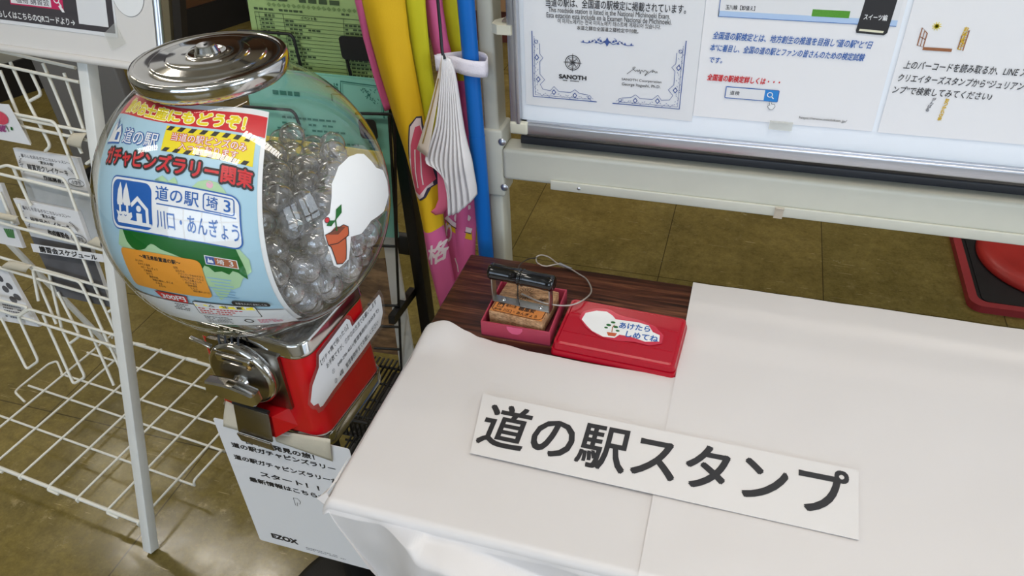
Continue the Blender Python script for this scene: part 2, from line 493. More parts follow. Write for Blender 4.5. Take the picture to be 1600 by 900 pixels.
BROWNWALL = mat('brown_veneer', sr(86, 54, 24), 0.6, noise_amt=.12, noise_scale=6)
GREYPANEL = mat('grey_steel', sr(132, 130, 130), 0.5, noise_amt=.03)
PALEWOOD = wood_mat('oak_veneer', sr(92, 66, 42), sr(128, 96, 62), sr(160, 124, 84), (4, 40, 6), .5, .8)

WL_D = Vector((.4045, .9145, 0)); WL_N = Vector((.9145, -.4045, 0)); WL_P = Vector((-3.185, 2.53, 0))
CEIL_Z = 2.72
struct(MB().box2((-6.2, -3.1, -.1), (3.4, 5.6, 0), FLOOR).build('floor'))
struct(MB().box2((-6.2, -3.1, CEIL_Z), (3.4, 5.6, CEIL_Z+.1), CEIL).build('ceiling'))
a = WL_P + WL_D*-6.15; b_ = WL_P + WL_D*3.3; brk = WL_P + WL_D*.45
w = MB(); ax = (WL_D, -WL_N, Vector((0,0,1)))
w.box((a+brk)/2 - WL_N*.06 + Vector((0,0,CEIL_Z/2)), ((brk-a).length, .12, CEIL_Z), PLASTER, ax)
w.box((b_+brk)/2 - WL_N*.06 + Vector((0,0,CEIL_Z/2)), ((b_-brk).length, .12, CEIL_Z), BROWNWALL, ax)
struct(w.build('wall_left'))
struct(MB().box((a+b_)/2 + WL_N*.008 + Vector((0,0,.075)), ((b_-a).length, .016, .15), SKIRT, ax).build('baseboard_left'))
struct(MB().box2((-2.1, 5.4, 0), (3.4, 5.5, CEIL_Z), PLASTER).build('wall_back'))
# right wall with glazed doors
DY0, DY1, DZ = -1.9, 0.75, 2.2
w = MB(); w.box2((3.3, -3.1, 0), (3.4, DY0, CEIL_Z), WALLWHITE); w.box2((3.3, DY1, 0), (3.4, 5.5, CEIL_Z), WALLWHITE); w.box2((3.3, DY0, DZ), (3.4, DY1, CEIL_Z), WALLWHITE)
struct(w.build('wall_right'))
w = MB()
for k in range(4):
    y = DY0 + (DY1-DY0)*k/3; w.box2((3.31, y-.035, 0), (3.37, y+.035, DZ), ALU)
for z in (.05, .95, DZ-.04): w.box2((3.32, DY0, z-.04), (3.36, DY1, z+.04), ALU)
GLASS = clear_mat('window_glass', (.97, .98, .98, 1), 1.45, .0)
w.box2((3.338, DY0, .05), (3.342, DY1, DZ-.04), GLASS)
struct(w.build('window_1'))
WX0, WX1, WZ0, WZ1 = -2.2, 1.4, .85, 2.35
w = MB(); w.box2((-6.2, -3.1, 0), (WX0, -3.0, CEIL_Z), WALLWHITE); w.box2((WX1, -3.1, 0), (3.4, -3.0, CEIL_Z), WALLWHITE)
w.box2((WX0, -3.1, 0), (WX1, -3.0, WZ0), WALLWHITE); w.box2((WX0, -3.1, WZ1), (WX1, -3.0, CEIL_Z), WALLWHITE)
struct(w.build('wall_front'))
w = MB()
for k in range(5):
    x = WX0 + (WX1-WX0)*k/4; w.box2((x-.03, -3.07, WZ0), (x+.03, -3.02, WZ1), ALU)
for z in (WZ0, (WZ0+WZ1)/2+.2, WZ1): w.box2((WX0, -3.07, z-.03), (WX1, -3.02, z+.03), ALU)
w.box2((WX0, -3.047, WZ0), (WX1, -3.043, WZ1), GLASS)
struct(w.build('window_2'))
# high window in the plaster wall
c = WL_P + WL_D*-.34 + Vector((0, 0, 2.33))
w = MB(); ZZ = Vector((0, 0, 1))
for s_ in (-1, 0, 1):
    w.box(c + WL_D*(.18*s_) + WL_N*.03, (.03, .03, .39), WALLWHITE, ax); w.box(c + ZZ*(.18*s_) + WL_N*.03, (.39, .03, .03), WALLWHITE, ax)
struct(w.build('window_3'))
area('daylight_small_window', c + WL_N*.012, WL_N, .36, .36, 6, (1.0, .94, .74))
# ceiling fixtures: trough with louvres
for k, (fx, fy, _r) in enumerate(FIXTURES):
    w = MB()
    for sy in (-1, 1): w.box((fx, fy+sy*(FIX_D/2), FIX_Z+.02), (FIX_W, .012, .08), WALLWHITE)
    for sx in (-1, 1): w.box((fx+sx*FIX_W/2, fy, FIX_Z+.02), (.012, FIX_D, .08), WALLWHITE)
    for q in range(11): w.box((fx - FIX_W/2 + FIX_W*(q+1)/12, fy, FIX_Z-.012), (.006, FIX_D, .02), WALLWHITE)
    o = w.build('ceiling_light')
    tag(o, 'long white louvred ceiling light trough above the room', 'ceiling light', 'ceiling lights')

# far furniture seen past the whiteboard post
TAN = mat('tan_veneer', sr(176, 138, 104), .5); MAROON = mat('maroon_edge', sr(92, 44, 36), .5)
t = thing('counter', (-1.35, 4.05, 0), 'tan veneered counter with dark red plinth beyond the whiteboard post', 'counter')
MB().box2((-2.05, 3.55, .16), (-.45, 4.5, 1.02), TAN, .006).build('body', t)
MB().box2((-2.02, 3.58, 0), (-.48, 4.45, .16), MAROON).build('plinth', t)
MB().box2((-2.08, 3.5, 1.02), (-.42, 4.55, 1.05), TAN, .004).build('worktop', t)

# grey steel screen and dark folded boards behind the wire rack
g0 = at_z(124, 268, 0); g1x = at_z(240, 287, 0).x
t = thing('partition_screen', ((g0.x+g1x)/2, g0.y+.03, 0), 'grey steel partition screen standing behind the white wire leaflet rack', 'partition')
MB().box2((g0.x, g0.y, .03), (g1x, g0.y+.04, .86), GREYPANEL, .006).build('panel', t)
for x in (g0.x+.08, g1x-.08): MB().box2((x-.02, g0.y-.06, 0), (x+.02, g0.y+.12, .03), BLACK, .004).build('foot', t)
MB().box2((g0.x-.004, g0.y-.004, .86), (g1x+.004, g0.y+.044, .875), GREYPANEL, .003).build('top_rail', t)
OLIVE = mat('olive_board', sr(120, 112, 88), .6); DKB = mat('dark_board', sr(34, 30, 26), .6)
for k, (m_, lab) in enumerate(((OLIVE, 'olive grey folded board leaning next to the grey partition screen'), (DKB, 'dark brown folded board leaning between two olive boards'), (OLIVE, 'olive folded board leaning closest to the brown wall'), (DKB, 'black folded board leaning at the end of the row of boards'))):
    x = g1x+.02+.045*k; y = g0.y+.02
    o = MB().slab([(x, y-.06, 0), (x+.032, y-.06, 0), (x+.032, y+.20, .70), (x, y+.20, .70)], .03, m_, Vector((0, -.95, .4)).normalized()).build('folded_board', None, (x, y, 0))
    tag(o, lab, 'board', 'folded boards by the partition')

# ================================================================== TABLE
TX0, TX1, TY0, TY1, TZ = -.357, .85, .418, .877, .70
t = thing('folding_table', (.25, .65, 0), 'long folding table with dark rosewood top, mostly under white paper', 'table')
MB().box2((TX0, TY0, TZ-.028), (TX1, TY1, TZ-.0006), ROSEWOOD, .003).build('tabletop', t)
w = MB(); w.box2((TX0-.0006, TY0-.0006, TZ-.026), (TX1+.0006, TY0+.002, TZ-.004), DARK); w.box2((TX0-.0008, TY0, TZ-.026), (TX0+.001, TY1, TZ-.004), DARK); w.box2((TX0, TY1-.002, TZ-.026), (TX1, TY1+.0008, TZ-.004), DARK)
w.build('edge_band', t)
for x in (TX0+.14, TX1-.14):
    for y in (TY0+.05, TY1-.05):
        MB().tube([(x, y, .012), (x, y, TZ-.03)], .0125, CHROME_R, 12).build('leg', t)
    MB().tube([(x, TY0+.05, .12), (x, TY1-.05, .12)], .01, CHROME_R, 10).build('stretcher', t)

def back_edge(x):
    # the near sheet stops short of the stamp; its edge waves a little
    pts = [(-.40, .694), (-.365, .697), (-.329, .708), (-.30, .703), (-.2816, .698), (-.25, .693), (-.2094, .688), (-.12, .685), (-.02, .687)]
    for (x0, y0), (x1, y1) in zip(pts, pts[1:]):
        if x <= x1:
            k = max(0, min(1, (x-x0)/(x1-x0))); k = k*k*(3-2*k); return y0+(y1-y0)*k
    return pts[-1][1]
RIDGE = [at_y(px, py, .40) for px, py in ((560, 790), (618, 818), (660, 846), (700, 858), (758, 878), (812, 902), (900, 940), (1060, 960), (1300, 1010))]
def ridge_z(x):
    for p, q in zip(RIDGE, RIDGE[1:]):
        if x <= q.x: return p.z + (q.z-p.z)*max(0, (x-p.x)/(q.x-p.x))
    return RIDGE[-1].z
def sstep(a, b, x):
    k = max(0, min(1, (x-a)/(b-a))); return k*k*(3-2*k)
def sheet_fn(x0, x1, yb, drop, lift, leftwrap):
    R_ = .010
    def fn(u, v):
        # v: 0 at the back edge .. 1 at the hem of the drape; u across
        x = x0 + (x1-x0)*u
        L1 = yb(x) - (TY0+R_*.2); L2 = R_*pi/2; Lt = L1+L2+drop
        # v spends its samples: .5 on the flat, .1 on the bend, .4 on the drape
        if v < .5: s_ = L1*v/.5
        elif v < .62: s_ = L1 + L2*(v-.5)/.12
        else: s_ = L1+L2 + drop*(v-.62)/.38
        zt = TZ + lift
        wob = noise.noise(Vector((x*7, s_*6, 3.1+lift*900)))*.0019 + noise.noise(Vector((x*17+5, s_*13, 1.7)))*.0009
        wob = max(wob, -.0008)+.0008
        if s_ < L1: p = Vector((x, yb(x)-s_, zt + wob*min(1, (L1-s_)/.03)))
        elif s_ < L1+L2:
            a_ = (s_-L1)/R_; p = Vector((x, TY0+R_*.2 - R_*sin(a_), zt - R_*(1-cos(a_))))
        else:
            d = s_-L1-L2; z = zt-R_-d
            rz = ridge_z(x)
            below = sstep(-.003, .010, rz - z)
            out_ = .002 + .03*d + below*(.026*sstep(-.30, -.235, x) + .012*noise.noise(Vector((x*9, z*7, 0)))) 
            dent = .016*max(0, 1-abs(x+.238)/.045)*max(0, 1-abs(rz+.010-z)/.024)
            p = Vector((x, TY0-R_*.8 - out_ + dent + .003*noise.noise(Vector((x*22, z*20, 5))), z))
        if leftwrap:
            # towards the corner the drape is folded under, and the flat part rolls over the end of the table
            if s_ > L1+L2: p.x = max(p.x, x0 + .010 + .42*(s_-L1-L2) - .0001*0) if u < .999 else p.x
            e = x - x0
            if e < .012 and s_ <= L1+L2: p.z -= (.012-e)**2/.012*1.1
            # a small lift where the back corner of the sheet curls
            p.z += .010*math.exp(-((x+.335)/.028)**2)*sstep(.06, 0, s_)
        return p
    return fn
o = MB().grid(sheet_fn(TX0-.006, -.0235, back_edge, .20, .0008, True), 130, 210, PAPER).build('paper_cover', None, (-.2, .55, TZ))
tag(o, 'white paper sheet covering the near end of the table below the stamp', 'paper')
o = MB().grid(sheet_fn(-.0275, TX1+.003, lambda x: TY1+.004, .20, .0022, False), 160, 180, PAPER).build('paper_cover', None, (.4, .65, TZ))
tag(o, 'larger white paper sheet beyond the seam, reaching the back edge of the table', 'paper')
fl_pts = [Vector((TX0-.006, back_edge(TX0-.006)-q*(back_edge(TX0-.006)-TY0-.002)/20, TZ-.012)) for q in range(21)]
MB().grid(lambda u, v: fl_pts[int(u*20+.5)] + Vector((-.002*math.sin(pi*v) + .004*v, 0, -.035*v + .0005)), 20, 5, PAPER).build('side_flap', bpy.data.objects['paper_cover'], None, .0003)
# folded-in corner of the near sheet
w = MB()
c0 = Vector((TX0-.004, TY0+.006, TZ-.001))
P_ = [c0 + Vector((.002, .05, .001)), c0, c0 + Vector((-.012, -.004, -.010)), c0 + Vector((.004, .016, .0005)), c0 + Vector((.010, -.012, -.012)), c0 + Vector((.014, -.014, -.030)), c0 + Vector((.006, -.006, -.026)), c0+Vector((.002, .006, -.022))]
w.add(P_, [(1, 2, 4), (2, 6, 4), (4, 6, 5), (2, 7, 6), (1, 3, 2), (0, 3, 1)], PAPER, False)
w.build('folded_corner', bpy.data.objects['paper_cover'], None, .0004)

# title strip
SZ = TZ + .0058
t = thing('title_strip', (-.03, .552, SZ), 'clear laminated strip reading 道の駅スタンプ in bold black across both sheets', 'sign')
STR = [(-.2433, .5975), (-.2285, .5088), (.1702, .5044), (.1744, .5916)]
MB().prism([STR[1], STR[2], STR[3], STR[0]], lambda x, y, h: Vector((x, y, h)), SZ-.0006, SZ, mat('title_strip_film', sr(222, 218, 216), .25, spec=.5)).build('laminate', t)
pr = Print(lambda x, y, h=0: Vector((x, y, SZ+h)))
pr.text('道の駅スタンプ', -.2275, .5235, .1635, .5865, INK, offset=.022)
pr.build('lettering', t)

# ------------------------------------------------------------------ stamp tray
PINKBOX = mat('crimson_box_card', sr(164, 50, 72), .6, noise_amt=.12, noise_scale=60); PINKIN = mat('box_inside', sr(104, 28, 40), .8)
t = thing('stamp_tray', (-.235, .75, TZ), 'shallow crimson cardboard tray that holds the wooden stamp', 'tray')
bx0, bx1, by0, by1, bz = -.2815, -.1885, .7045, .7965, TZ+.0235
MB().box2((bx0, by0, TZ), (bx1, by1, TZ+.002), PINKIN).build('base_panel', t)
for lo, hi in (((bx0, by0, TZ+.002), (bx1, by0+.0022, bz)), ((bx0, by1-.0022, TZ+.002), (bx1, by1, bz)), ((bx0, by0+.0022, TZ+.002), (bx0+.0022, by1-.0022, bz)), ((bx1-.0022, by0+.0022, TZ+.002), (bx1, by1-.0022, bz))):
    MB().box2(lo, hi, PINKBOX, .0005).build('side_wall', t)
pr = Print(plane_fn((-.246, by0, bz), (1,0,0), (0,0,1)), h0=.0004)
pr.poly([(0, -.001), (.0, -.005), (.003, -.010), (.007, -.0125), (.014, -.0125), (.018, -.010), (.021, -.005), (.021, -.001)], mat('pink_sticker', sr(208, 86, 120), .5))
pr.build('pink_tab', t)

# ------------------------------------------------------------------ wooden stamp
WOODS = wood_mat('stamp_wood', sr(160, 116, 78), sr(196, 150, 108), sr(220, 180, 138), (30, 90, 60), .55, .4)
BURN = mat('burnt_wood', sr(52, 32, 22), .7); ORWOOD = mat('varnished_plate', sr(206, 128, 62), .4, noise_amt=.08, noise_scale=80)
stx = Vector((cos(rad(-5)), sin(rad(-5)), 0)); sty = Vector((-stx.y, stx.x, 0)); stz = Vector((0, 0, 1))
SC = Vector((-.2345, .7475, 0)); SW, SD, ST = .0735, .066, TZ+.0325
t = thing('wooden_stamp', (SC.x, SC.y, TZ+.004), 'square wooden rubber stamp with black turned handle on a steel bracket', 'stamp')
MB().box(SC+stz*(TZ+.007), (SW-.006, SD-.006, .008), DARK, (stx, sty, stz)).build('rubber_face', t)
MB().box(SC+stz*(TZ+.011+(ST-TZ-.011)/2), (SW, SD, ST-TZ-.011), WOODS, (stx, sty, stz), .001).build('block', t)
fnS = plane_fn(SC+stz*ST, stx, sty)
pr = Print(fnS)
pr.rect(-.0355, -.032, .0355, -.008, ORWOOD); pr.up()
pr.line([(-.0345, -.0095), (-.0345, -.026), (-.0315, -.030), (-.027, -.0312), (.027, -.0312), (.0315, -.030), (.0345, -.026), (.0345, -.0095)], .0011, BURN)
pr.rrect(-.0305, -.0225, -.0215, -.0125, .001, BURN); pr.up()
pr.poly([(-.0295, -.0215), (-.0285, -.0135), (-.0275, -.0215)], ORWOOD); pr.poly([(-.0272, -.0215), (-.0272, -.018), (-.025, -.0155), (-.0228, -.018), (-.0228, -.0215)], ORWOOD)
pr.text('道の駅', -.0315, -.0285, -.0215, -.0245, BURN, .02)
pr.text('植木の里', -.019, -.0185, -.005, -.0135, BURN, .02)
pr.text('樹里安', -.001, -.020, .021, -.0115, BURN, .04)
pr.text('川口・あんぎょう', -.019, -.029, .027, -.0225, BURN, .02)
# engraved sunflower on the back half
for k in range(18):
    a_ = 2*pi*k/18; c_, s_ = cos(a_), sin(a_)
    cx, cy = -.004, .014
    P_ = [(cx+.0075*c_-.0018*s_, cy+.0075*s_+.0018*c_), (cx+.0105*c_-.002*s_, cy+.0105*s_+.002*c_), (cx+.0145*c_, cy+.0145*s_), (cx+.0105*c_+.002*s_, cy+.0105*s_-.002*c_), (cx+.0075*c_+.0018*s_, cy+.0075*s_-.0018*c_)]
    pr.line([p for p in P_ if p[1] < .0325], .0005, BURN)
pr.ring(-.004, .014, .007, .0006, BURN)
for k in range(7): pr.line([(-.009, .010+.0015*k), (.001, .010+.0015*k)], .0003, BURN)
for k in range(5):
    pr.line([(.017+.0012*k, .006), (.019+.003*k, .012+.002*(k % 2))], .0008, BURN)
pr.build('engraving', t)
STEEL = mat('zinc_steel', sr(168, 166, 160), .3, metal=1.0, bump=.1, bump_scale=500)
bk = MB()
bc = SC + sty*-.007 + stz*(ST+.0009)
bk.box(bc, (.0805, .0125, .0016), STEEL, (stx, sty, stz), .0003)
hz = TZ+.076
for s_ in (-1, 1):
    bk.box(SC + sty*-.007 + stx*(.0395*s_) + stz*((ST+hz)/2), (.0016, .0125, hz-ST), STEEL, (stx, sty, stz), .0003)
bk.build('bracket', t)
for s_ in (-1, 1):
    MB().lathe([(0, .0018), (.002, .0016), (.0032, .0006), (.0034, 0)], bc+stx*(.026*s_)+stz*.0008, CHROME, 14).build('screw', t)
h0 = SC + sty*-.007 - stx*.0445 + stz*(hz+.001); hl = .0895
prof = [(0, 0), (.0075, 0), (.0095, .001), (.0105, .003), (.0112, .0045), (.0106, .006), (.0108, .010), (.0104, .020), (.0103, .030), (.0105, .040), (.0116, .0412), (.0118, .0428), (.0104, .0438), (.0104, .0452), (.0118, .0464), (.0116, .0478), (.0105, .049), (.0103, .060), (.0104, .070), (.0110, .078), (.0106, .083), (.0112, .0845), (.0104, .087), (.0085, .089), (.0070, .0895), (0, .0895)]
MB().lathe(prof, h0, mat('black_lacquer', sr(12, 11, 12), .14, spec=.6), 28, (sty, stz, stx)).build('handle', t)
# security wire with its crimped loop
WIRE = mat('nylon_coated_wire', sr(176, 168, 160), .35, metal=.4, spec=.6); GREYW = mat('thin_dark_wire', sr(74, 70, 68), .4, metal=.5)
def smooth_path(P, k=6):
    P = [Vector(p) for p in P]; Q = [P[0]*2-P[1]] + P + [P[-1]*2-P[-2]]; out = []
    for i in range(1, len(Q)-2):
        for j in range(k):
            u = j/k; a_, b2, c_, d_ = Q[i-1], Q[i], Q[i+1], Q[i+2]
            out.append(.5*((2*b2)+(c_-a_)*u+(2*a_-5*b2+4*c_-d_)*u*u+(3*b2-a_-3*c_+d_)*u**3))
    out.append(P[-1]); return out
wp = [at_z(815, 459, ST+.003), at_z(840, 470, ST+.002), at_z(862, 476, ST), at_z(890, 477, TZ+.024), at_z(911, 469, TZ+.022), at_z(924, 455, TZ+.012), at_z(917, 437, TZ+.006), at_z(904, 428, TZ+.004), at_z(893, 421, TZ+.003), at_z(880, 415, TZ+.004), at_z(870, 411, TZ+.006), at_z(858, 402, TZ+.008), at_z(846, 398.5, TZ+.009), at_z(838, 402, TZ+.008), at_z(840, 411, TZ+.006), at_z(853, 416, TZ+.004), at_z(870, 413, TZ+.0042), at_z(882, 417.5, TZ+.0035)]
t = thing('security_wire', wp[6], 'thin coated security wire looping behind the wooden stamp', 'wire')
MB().tube(smooth_path(wp), .0011, WIRE, 8).build('cable', t)
MB().tube([at_z(874, 412, TZ+.005), at_z(893, 420.5, TZ+.004)], .0021, ALU, 10).build('crimp', t)
MB().tube(smooth_path([at_z(838, 403, TZ+.008), at_z(825, 405, TZ+.02), at_z(813, 413, TZ+.045), at_z(809, 424, TZ+.066), at_z(809, 447, hz-.013), at_z(809, 463, ST+.004), at_z(812, 478, ST+.001)]), .0009, GREYW, 6).build('thin_cable', t)

# ------------------------------------------------------------------ red ink pad case
PADRED = mat('red_abs_plastic', sr(172, 8, 34), .3, spec=.35)
pdx = Vector((cos(rad(-2.4)), sin(rad(-2.4)), 0)); pdy = Vector((-pdx.y, pdx.x, 0)); PC = Vector((-.1045, .7385, 0))
t = thing('ink_pad_case', (PC.x, PC.y, TZ), 'closed glossy red plastic ink pad case beside the stamp tray', 'ink pad')
def rbox(mb, cx, cy, w_, d_, r, z0, z1, m, top_in=0.0):
    lo = rrect(-w_/2, -d_/2, w_/2, d_/2, r); hi = rrect(-w_/2+top_in, -d_/2+top_in, w_/2-top_in, d_/2-top_in, max(.0005, r-top_in*.5))
    n = len(lo); f = lambda p, z: PC + pdx*(cx+p[0]) + pdy*(cy+p[1]) + stz*z
    vs = [f(p, z0) for p in lo] + [f(p, z1) for p in hi]
    mb.add(vs, [(i, (i+1) % n, (i+1) % n+n, i+n) for i in range(n)], m, False)
    mb.add([f(p, z1) for p in hi], [tuple(range(n))], m); mb.add([f(p, z0) for p in lo], [tuple(reversed(range(n)))], m)
w = MB(); rbox(w, 0, -.001, .158, .100, .006, TZ, TZ+.0075, PADRED, .001); w.build('base_tray', t)
w = MB(); rbox(w, 0, 0, .155, .0965, .007, TZ+.0082, TZ+.0155, PADRED, .0012); rbox(w, 0, 0, .147, .0885, .005, TZ+.0155, TZ+.0172, PADRED, .0022)
for yy in (.017, -.021): w.box(PC+pdy*yy+stz*(TZ+.0174), (.140, .0016, .0008), PADRED, (pdx, pdy, stz), .0002)
w.build('lid', t)
fnP = plane_fn(PC+stz*(TZ+.0181), pdx, pdy)
ax_ = lambda px, py: (lambda q: ((q-PC).dot(pdx), (q-PC).dot(pdy)))(at_z(px, py, TZ+.0181))
pr = Print(fnP, h0=0)
lam = [ax_(*p) for p in ((905, 497), (911, 486), (930, 482), (952, 483), (965, 491), (1000, 500), (1024, 510), (1037, 524), (1034, 537), (1015, 540), (990, 534), (962, 532), (935, 525), (916, 512))]
pr.poly(lam, mat('sticker_film', sr(196, 48, 70), .25, spec=.4)); pr.up()
wh = [ax_(*p) for p in ((909, 499), (915, 489), (932, 485.5), (948, 487), (957, 493), (962, 499), (998, 504), (1014, 509), (1020, 519), (1031, 524), (1030, 534), (1008, 534), (985, 526), (968, 523), (960, 528), (942, 526), (925, 517), (917, 509))]
pr.poly(wh, WHITE); pr.up()
def seg(txt, p0, p1, hgt, m, off=.02):
    q0, q1 = Vector(ax_(*p0)), Vector(ax_(*p1)); sh = 0
    e = (q1-q0); L_ = e.length; e.normalize(); up = Vector((-e.y, e.x))
    bv, fs = text_tris(txt, 0)
    xs = [p[0] for p in bv]; ys = [p[1] for p in bv]
    for q_, (dx, dy) in enumerate(heavy(off)):
        pr.put([tuple(q0 + e*((p[0]+dx-min(xs))/(max(xs)-min(xs))*L_) + up*((p[1]+dy-min(ys))/(max(ys)-min(ys))*hgt)) for p in bv], fs, m, q_*1.2e-5)
seg('あけたら', (967, 512.5), (1015, 519), .0112, BLUE, .03)
seg('しめてね', (977, 526), (1027, 535), .0112, BLUE, .03)
# small potted bonsai drawn on the sticker
bonsai = lambda px, py, r: pr.disc(*ax_(px, py), r, GRN, r*.7)
for p in ((951, 508, .0032), (958, 504, .003), (962, 511, .0032), (965, 517, .0026), (947, 512, .0024)): bonsai(*p)
pr.up(); pr.line([ax_(956, 519), ax_(957, 512), ax_(960, 508)], .0012, BRN)
pr.poly([ax_(948, 519), ax_(964, 521), ax_(961, 526), ax_(950, 524.5)], mat('terracotta_print', sr(196, 92, 54), .4))
pr.build('sticker', t)

# ================================================================== WHITEBOARD STAND
YB = .95                                     # face of the board
fnB = lambda x, z, h=0.0: Vector((x, YB-h, z))
t = thing('whiteboard', (.5, .97, 0), 'mobile whiteboard in aluminium frame on a cream steel stand with pinned notices', 'whiteboard')
BOARD = mat('whiteboard_enamel', sr(238, 243, 250), .2, spec=.5)
WB1 = 1.35; WBT = 1.72
MB().box2((-.295, YB, .884), (WB1-.01, YB+.012, WBT), BOARD).build('writing_panel', t)
w = MB()
# lower rail: stepped aluminium profile
w.box2((-.292, YB-.010, .874), (WB1, YB+.022, .8895), ALU, .002); w.box2((-.292, YB-.006, .8865), (WB1, YB+.01, .8915), ALU, .001)
w.box2((-.3055, YB-.010, .8895), (-.2915, YB+.022, WBT), ALU, .002); w.box2((-.296, YB-.013, .8895), (-.2905, YB, WBT), ALU, .0012)
w.box2((WB1, YB-.010, .8895), (WB1+.014, YB+.022, WBT), ALU, .002); w.box2((-.3055, YB-.010, WBT), (WB1+.014, YB+.022, WBT+.015), ALU, .002)
w.build('frame', t)
CAP = mat('beige_plastic', sr(205, 202, 184), .4)
for x in (-.3065, WB1-.012): MB().box2((x, YB-.0125, .8735), (x+.026, YB+.024, .8915), CAP, .003).build('corner_cap', t)
MB().box2((-.3045, YB+.03, .828), (WB1, YB+.052, .85), DARK, .003).build('lower_bar', t)
for x in (-.344, WB1+.03):
    MB().box2((x-.010, YB+.012, .03), (x+.013, YB+.052, 1.85), CREAM, .004).build('post', t)
    MB().box2((x-.013, YB+.008, .755), (x+.0185, YB+.056, .866), CREAM, .004).build('bracket_sleeve', t)
    MB().box2((x-.052, YB+.056, .03), (x-.026, YB+.084, .80), CREAM, .004).build('rear_post', t)
    MB().box2((x-.018, YB+.008, .03), (x+.018, YB+.42, .06), CREAM, .008).build('foot', t)
    for yy in (YB+.03, YB+.38): MB().lathe([(0, -.009), (.012, -.009), (.015, -.005), (.015, .005), (.012, .009), (0, .009)], (x, yy, .0155), BLACK, 18, (Vector((0,1,0)), Vector((0,0,1)), Vector((1,0,0)))).build('caster', t)
for z in (.848, .772):
    MB().lathe([(0, .0022), (.003, .002), (.0055, .0006), (.006, 0)], (-.3352+.0095, YB+.008, z), ALU, 18, (Vector((1,0,0)), Vector((0,0,1)), Vector((0,-1,0)))).build('bolt', t)
# cross beam with folded lip
w = MB(); w.box2((-.3255, YB+.006, .7875), (WB1+.03, YB+.046, .838), CREAM, .006, 4)
w.build('cross_beam', t)
MB().box2((-.252, YB+.002, .7815), (WB1-.05, YB+.006, .797), CREAM, .0015).build('lip', t)
MB().lathe([(0, .0012), (.0018, .0011), (.0026, 0)], (-.209, YB+.002, .789), ALU, 12, (Vector((1,0,0)), Vector((0,0,1)), Vector((0,-1,0)))).build('rivet', t)
MB().slab([(.0655, YB+.0008, .7965), (.0770, YB+.0008, .7965), (.0765, YB+.0008, .7795), (.0650, YB+.0008, .7795)], .0012, mat('metal_clip', sr(196, 186, 170), .35, metal=.5), Vector((0,-1,0))).build('clip', t)
MB().box2((.0655, YB-.0015, .7945), (.0770, YB+.0008, .7975), mat('metal_clip', sr(196, 186, 170), .35), .0006).build('clip_fold', t)
# rotation lock between post and frame
w = MB(); P_ = [(-.3265, .0), (-.3265, -.014), (-.318, -.020), (-.300, -.020), (-.2935, -.014), (-.2935, 0), (-.300, .016), (-.312, .016)]
w.prism([(p[0], p[1]) for p in P_], lambda x, y, h: Vector((x, YB+.008+y, h)), 1.0135, 1.026, CAP)
w.build('turn_lock', t)
MB().box2((-.3145, YB-.001, 1.026), (-.3035, YB+.018, 1.0285), mat('taupe_inlay', sr(120, 108, 98), .5), .0008).build('turn_lock_inlay', t)

# ---- notices on the board
def sheet(name, x0, z0, x1, z1, mat_, label, bow=.0, slope=0.0):
    t_ = thing(name, ((x0+x1)/2, YB, z0), label, 'notice')
    fn = lambda u, v: Vector((x0+(x1-x0)*u, YB-.0010-bow*math.sin(pi*min(1, v*3))*(u), z0+(z1-z0)*v + slope*u))
    MB().grid(fn, 10, 12, mat_, False).build('sheet', t_, None, .0006)
    return t_
fn1 = lambda x, z, h=0.0: Vector((x, YB-.0018-h, z))
t = sheet('certificate', -.2842, .9150, -.0585, 1.235, SHEET, 'white certificate with blue scroll border and compass mark on the whiteboard', slope=-.003)
pr = Print(fn1)
X0, X1, ZB = -.2735, -.0762, .9280
def corner(xc, sx):
    f = lambda x, z: (xc + sx*x, ZB + z)
    L = lambda P, w_: pr.line([f(*p) for p in P], w_, NAVY)
    L([(0, .090), (0, 0), (.088, 0)], .0012)
    L([(.0028, .080), (.0028, .0028), (.080, .0028)], .0005)
    L([(.010, .074), (.010, .060), (.0145, .055), (.010, .050), (.010, .032), (.0165, .025), (.010, .018), (.0135, .0115), (.024, .010), (.029, .0165), (.036, .010), (.052, .010), (.058, .0145), (.064, .010), (.076, .0085)], .0007)
    for cx, cz in ((.006, .055), (.0075, .025), (.029, .0085), (.058, .0065)):
        pr.poly([f(cx+.0032, cz), f(cx, cz+.0042), f(cx-.0032, cz), f(cx, cz-.0042)], NAVY)
    rg = random.Random(4)
    for k in range(30):
        for q in (0, 1):
            p = .006 + .0026*k; d = .0042 + .0022*math.sin(k*1.7+q)
            a_ = f(p, d) if q else f(d, p); b2 = f(p+.0018, d+.0016*rg.uniform(-1, 1)) if q else f(d+.0016*rg.uniform(-1, 1), p+.0018)
            pr.line([a_, b2], .00055, NAVY)
    pr.ring(*f(.0055, .076), .0022, .0006, NAVY, 12); pr.ring(*f(.078, .0055), .0022, .0006, NAVY, 12)
    pr.up()
    for cx, cz in ((.006, .055), (.0075, .025), (.029, .0085), (.058, .0065)):
        pr.poly([f(cx+.0018, cz), f(cx, cz+.0024), f(cx-.0018, cz), f(cx, cz-.0024)], SHEET)
corner(X0, 1); corner(X1, -1)
pr.text('当道の駅は、全国道の駅検定に掲載されています。', -.2545, 1.0505, -.0800, 1.0615, INK, .012)
pr.text('This roadside station is listed in the National Michinoeki Exam.', -.2510, 1.0435, -.0985, 1.0497, INK, .006)
pr.text('Esta estación está incluida en la Examen Nacional de Michinoeki.', -.2535, 1.0365, -.0960, 1.0430, INK, .006)
pr.text('이 미치노에키는 전국 미치노에키 테스트에 게재되어 있습니다.', -.2390, 1.0300, -.1085, 1.0360, INK, .006)
pr.text('本道之驛在全国道之驛检定中刊载。', -.2140, 1.0230, -.1355, 1.0285, INK, .006)
